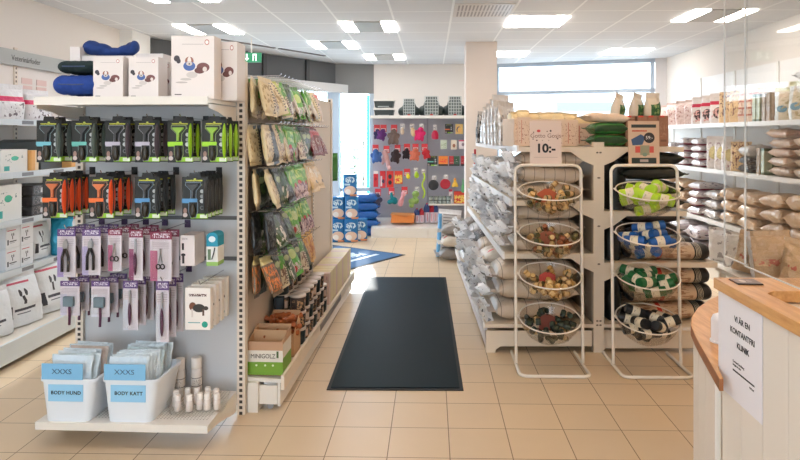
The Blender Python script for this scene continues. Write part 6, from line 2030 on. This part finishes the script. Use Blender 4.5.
rstack(5.78, z, 'tanpillow', 5, 0.36, 0.37, 0.09, RXS + 0.19, 'middle', 'farther tan')
rstack(5.36, z, 'tanpillow', 4, 0.36, 0.40, 0.095, RXS + 0.19, 'middle', 'nearer tan')
rstack(4.92, z, 'tanpillow', 4, 0.36, 0.40, 0.1, RXS + 0.19, 'middle', 'nearest tan')
z = RZ[2] + 0.002
rstack(8.6, z, 'kraftl', 3, 0.38, 0.4, 0.13, RXS + 0.2, 'lower', 'farthest')
rstack(8.1, z, 'kraftl', 3, 0.38, 0.4, 0.13, RXS + 0.2, 'lower', 'second farthest')
rstack(7.62, z, 'maroon', 4, 0.38, 0.36, 0.10, RXS + 0.2, 'lower', 'maroon')
rstack(7.2, z, 'greyfoil', 3, 0.38, 0.34, 0.11, RXS + 0.2, 'lower', 'foil')
rstack(6.78, z, 'kraftl', 3, 0.38, 0.36, 0.13, RXS + 0.2, 'lower', 'mid kraft')
rstack(6.3, z, 'kraftl', 3, 0.38, 0.42, 0.13, RXS + 0.16, 'lower', 'third kraft')
rstack(5.85, z, 'kraftl', 3, 0.38, 0.40, 0.14, RXS + 0.16, 'lower', 'second kraft')
rstack(5.35, z, 'kraftl', 3, 0.38, 0.46, 0.15, RXS + 0.14, 'lower', 'near kraft')
rstack(4.86, z, 'kraftl', 3, 0.38, 0.44, 0.15, RXS + 0.14, 'lower', 'nearest kraft')
z = 0.167
rstack(8.5, z, 'kraftl', 2, 0.46, 0.44, 0.15, 3.27, 'base', 'farthest')
rstack(7.8, z, 'greyl', 2, 0.46, 0.4, 0.15, 3.27, 'base', 'far lilac')
rstack(7.3, z, 'greyl', 2, 0.46, 0.4, 0.15, 3.27, 'base', 'near lilac')
for i, (y, L_, k, lab) in enumerate(((6.8, 0.36, 'greyfoil', 'grey foil bag standing on the right base deck, farthest of three'), (6.45, 0.37, 'greyfoil', 'grey foil bag standing on the right base deck, middle of three'), (6.15, 0.37, 'greyfoil', 'grey foil bag standing on the right base deck, nearest of three'))):
    o = put('food_bag', bag('rg%d' % i, L_, 0.26, 0.14, 'stand', ('flat', 'seal'), 0.25, seed=i + 4), RM[k], None, (3.18, y, z), (0, 0, -0.8))
    tag(o, lab, 'bag')
# large kraft bags on a low bench in front of the near shelving
bn = root('low_bench', (2.62, 4.62, 0))
tag(bn, 'low white bench carrying large kraft bags behind the counter', 'bench')
put('bench_top', MB().box(-0.22, -0.75, 0.40, 0.30, 0.62, 0.43).mesh('bench_top'), WHITE, bn)
for sx in (-0.2, 0.25):
    for sy in (-0.72, 0.56):
        put('leg', MB().box(sx, sy, 0, sx + 0.04, sy + 0.04, 0.40).mesh('bench_leg'), WHITE, bn)
for i, (u, Y, h, w_, lab) in enumerate(((748, 5.0, 0.33, 0.25, 'kraft bag with pale pink print, leftmost on the bench behind the counter'),
                                        (773, 4.78, 0.37, 0.30, 'largest kraft bag with a white edge in the middle of the bench'),
                                        (800, 4.55, 0.34, 0.28, 'kraft bag on the bench at the right edge of the picture'))):
    o = put('paper_bag', bag('pb%d' % i, h, w_, 0.17, 'stand', ('flat', 'seal'), 0.32, seed=i + 14, seal=0.04), F('kraft_big%d' % i, (206, 176, 142), [('r', 0, 0, 0.12 if i == 1 else 0.01, 1, (226, 222, 222)), ('n', 0.15, 0.28, 0.85, 0.42, (196, 110, 92), 7, 0.55), ('n', 0.1, 0.5, 0.9, 0.9, (216, 188, 160), 6, 0.55)]),
            None, (at(u, Y), Y, 0.432), (-0.12, (0.22, -0.1, 0.15)[i], -0.45))
    tag(o, lab, 'bag', 'kraft bags on the low bench')

# ================================================================ reception counter
WOOD = None
_m, _nt, _b = _principled('oak_counter')
_tc = _nt.nodes.new('ShaderNodeTexCoord')
_mp = _nt.nodes.new('ShaderNodeMapping')
_mp.inputs['Scale'].default_value = (9, 1.2, 9)
_n = _nt.nodes.new('ShaderNodeTexNoise')
_n.inputs['Scale'].default_value = 7
_n.inputs['Detail'].default_value = 5
_r = _nt.nodes.new('ShaderNodeValToRGB')
_r.color_ramp.elements[0].position = 0.3
_r.color_ramp.elements[1].position = 0.72
_r.color_ramp.elements[0].color = lin((196, 138, 80))
_r.color_ramp.elements[1].color = lin((226, 174, 112))
_nt.links.new(_tc.outputs['Object'], _mp.inputs[0])
_nt.links.new(_mp.outputs[0], _n.inputs['Vector'])
_nt.links.new(_n.outputs['Fac'], _r.inputs[0])
_nt.links.new(_r.outputs[0], _b.inputs['Base Color'])
_b.inputs['Roughness'].default_value = 0.32
WOOD = _m
EDGEW = mat('oak_edge_dark', (150, 92, 50), 0.45, var=0.15, bscale=40)
PLK = printmat('white_planks', (226, 216, 204), [('s', 0, 0, 1, 1, (176, 164, 150), 1.0, 0.02, 'u')], 'yz', 0.5)
ct = root('reception_counter', (0, 0, 0))
tag(ct, 'reception counter with white plank front and oak tops at lower right', 'counter')
CXF, CXN = 0.868, 0.825      # front face: far end and near end
CYF, CYN = 1.878, 0.2
TOPZ = 1.10


def cx(y):
    return CXN + (CXF - CXN) * (y - CYN) / (CYF - CYN)


# plank cladding of the high part
npl = 14
for i in range(npl):
    ya = CYN + (CYF - CYN) * i / npl
    yb = CYN + (CYF - CYN) * (i + 1) / npl - 0.0022
    put('plank', MB().prism([(cx(ya) + 0.012, ya), (cx(yb) + 0.012, yb), (cx(yb) + 0.032, yb), (cx(ya) + 0.032, ya)], 0, TOPZ - 0.032).mesh('plank', bevel=0.0015), mat('plank_white', (226, 216, 204), 0.5), ct)
put('carcass', MB().prism([(cx(CYN) + 0.032, CYN), (cx(CYF) + 0.032, CYF), (cx(CYF) + 0.3, CYF), (cx(CYN) + 0.1, CYN)][::1], 0, TOPZ - 0.035).mesh('carcass'), mat('plank_white', (226, 216, 204), 0.5), ct)
put('high_top', MB().prism([(cx(CYN) - 0.012, CYN), (cx(1.90) - 0.004, 1.90), (1.75, 1.90), (1.75, 1.735), (0.955, 1.735), (0.925, 1.71), (0.925, CYN)], TOPZ - 0.032, TOPZ).mesh('high_top', bevel=0.003), WOOD, ct)
put('inner_desk', MB().box(0.93, CYN, 0.90, 1.75, 1.735, 0.93).mesh('inner_desk'), mat('inner_dark_wood', (96, 60, 42), 0.45), ct)
# round lower desk at the end
cpts = []
for u, d in ((720, 386), (712, 372), (703, 356), (696, 343), (691, 331), (692, 322), (698, 313), (708, 305.5), (719, 300), (735, 295), (757, 291)):
    Z = 613 * (EYE - 0.80) / (d - 136)
    cpts.append((at(u, Z), Z))
back = [(1.75, cpts[-1][1]), (1.75, 1.89), (cx(1.89) + 0.005, 1.89), (cpts[0][0] + 0.012, cpts[0][1] + 0.005)]
put('round_top', MB().prism(cpts + back, 0.765, 0.80).mesh('round_top', bevel=0.002), WOOD, ct, (0, 0, 0.03))
put('top_edge', MB().prism([(p[0] - 0.0015, p[1] - 0.0) for p in cpts] + [(p[0] + 0.01, p[1] + 0.0) for p in cpts[::-1]], 0.764, 0.798).mesh('top_edge'), EDGEW, ct, (0, 0, 0.03))
cin = []
for i, p in enumerate(cpts):
    a = Vector(cpts[max(0, i - 1)])
    b = Vector(cpts[min(len(cpts) - 1, i + 1)])
    t = (b - a).normalized()
    nn = Vector((t.y, -t.x))
    cin.append((p[0] + nn.x * 0.008, p[1] + nn.y * 0.008))
arc = []
for i in range(len(cin) - 1):
    L_ = (Vector(cin[i + 1]) - Vector(cin[i])).length
    m_ = max(1, int(L_ / 0.09))
    for k in range(m_):
        arc.append(lerp2(cin[i], cin[i + 1], k / m_))
arc.append(cin[-1])
for i in range(len(arc) - 1):
    if arc[i][1] < 1.9:
        continue
    a, b = arc[i], lerp2(arc[i], arc[i + 1], 0.975)
    put('plank', MB().prism(poly(a, b, -0.018), 0, 0.795).mesh('plank'), mat('plank_white', (226, 216, 204), 0.5), ct)

# poster on the front
py0, py1 = 1.87, 1.61
ps = root('poster', (cx(1.76) + 0.0105, 1.765, 0.94))
tag(ps, 'white A4 notice VI ÄR EN KONTANTFRI KLINIK taped on the counter front', 'poster')
ps.rotation_euler = (0, 0, -math.atan((CXF - CXN) / (CYF - CYN)))
put('paper', MB().box(-0.0012, -0.13, -0.168, 0.0, 0.13, 0.125).mesh('paper'), mat('paper_white', (232, 228, 232), 0.6), ps)
RT = (PI / 2, 0, -PI / 2)
for k, (tx, sy_, zz, sz) in enumerate((('VI ÄR EN', -0.02, 0.066, 0.023), ('KONTANTFRI', -0.02, 0.030, 0.023), ('KLINIK', -0.025, -0.006, 0.023))):
    text('lettering', tx, sz, INK, ps, (-0.0016, sy_, zz), RT, ext=0.0003, bold=0.02)
text('small_lettering', 'Kontant betalning\nfungerar inte', 0.0095, INK, ps, (-0.0016, 0.035, -0.062), RT, ext=0.0003, align='LEFT')
put('rule_line', MB().box(-0.0018, -0.09, -0.0855, -0.0012, 0.035, -0.081).mesh('rule_line'), INK, ps)
text('small_lettering', 'vet.se', 0.011, INK, ps, (-0.0016, -0.075, -0.096), RT, ext=0.0003)
# card on the counter top and white holder on the low desk
o = root('photo_card', (at(745, 1.84), 1.835, TOPZ + 0.0005), (0, 0, -0.06))
put('card', MB().box(-0.035, -0.032, 0, 0.035, 0.032, 0.004).mesh('photo_card', bevel=0.001), printmat('photo_brown', (112, 78, 64), [('e', 0.35, 0.5, 0.12, 0.25, (190, 170, 160)), ('e', 0.62, 0.5, 0.1, 0.2, (150, 120, 110)), ('r', 0, 0, 1, 0.12, (70, 50, 44))], 'xy', 0.3), o)
put('card_base', MB().box(-0.036, -0.033, 0, 0.036, 0.033, 0.001).mesh('card_base'), INK, o)
tag(o, 'small dark brown picture card lying on the counter top', 'card')
hx, hy = at(717, 2.12), 2.12
o = root('card_terminal_holder', (hx + 0.012, hy, 0.83))
put('holder_body', MB().lathe([(0.028, 0), (0.03, 0.01), (0.03, 0.075), (0.024, 0.09), (0.01, 0.097), (0, 0.098)], 20).mesh('holder_body', smooth=True), mat('holder_white', (232, 230, 234), 0.4), o)
put('base_ring', MB().lathe([(0.027, 0), (0.034, 0.0), (0.034, 0.006), (0.027, 0.008)], 20).mesh('base_ring'), mat('holder_white', (232, 230, 234), 0.4), o)
tag(o, 'white rounded dispenser on the low desk beside the notice', 'dispenser')

# hanging clear screens over the counter
SCR = clear('screen_clear', (252, 252, 251), 0.01, 0.02, 0.09)
EDG = mat('screen_edge', (206, 204, 200), 0.4)


def screen(y0, y1, x, z0, z1, lab):
    r = root('hanging_screen', (x, (y0 + y1) / 2, z0))
    h = (y1 - y0) / 2
    put('sheet', MB().box(-0.002, -h, 0, 0.002, h, z1 - z0).mesh('sheet'), SCR, r)
    for s in (1,):
        put('sheet_edge', MB().box(-0.0022, s * h - 0.0008, 0, 0.0022, s * h + 0.0008, z1 - z0).mesh('sheet_edge'), EDG, r)
    put('lower_edge', MB().box(-0.0022, -h, -0.0015, 0.0022, h, 0.0015).mesh('lower_edge'), EDG, r)
    for s in (-0.7, 0.7):
        n_ = max(2, int((CEIL - z1) / 0.02))
        for k in range(n_):
            c = (0, s * h, z1 - z0 + 0.004 + (CEIL - z1 - 0.008) * (k + 0.5) / n_)
            a = [(c[0] + (0.006 * math.cos(t) if k % 2 else 0), c[1] + (0.006 * math.cos(t) if not k % 2 else 0), c[2] + 0.012 * math.sin(t)) for t in [2 * PI * i / 10 for i in range(10)]]
            put('chain_link', MB().tube(a, 0.0016, 5, True).mesh('chain_link'), CHROME, r)
    tag(r, lab, 'screen', 'clear hanging screens over the counter')
    return r


sx_ = 0.90
screen(0.95, at(1, 1) * 0 + sx_ / ((741 - 431) / 613) , sx_, 1.16, 2.30, 'clear acrylic screen hanging on chains above the near counter')
sy1 = sx_ / ((717 - 431) / 613)
screen(sx_ / ((741 - 431) / 613) + 0.012, sy1, sx_ + 0.012, 1.16, 2.30, 'narrow clear acrylic screen hanging at the far end of the counter')
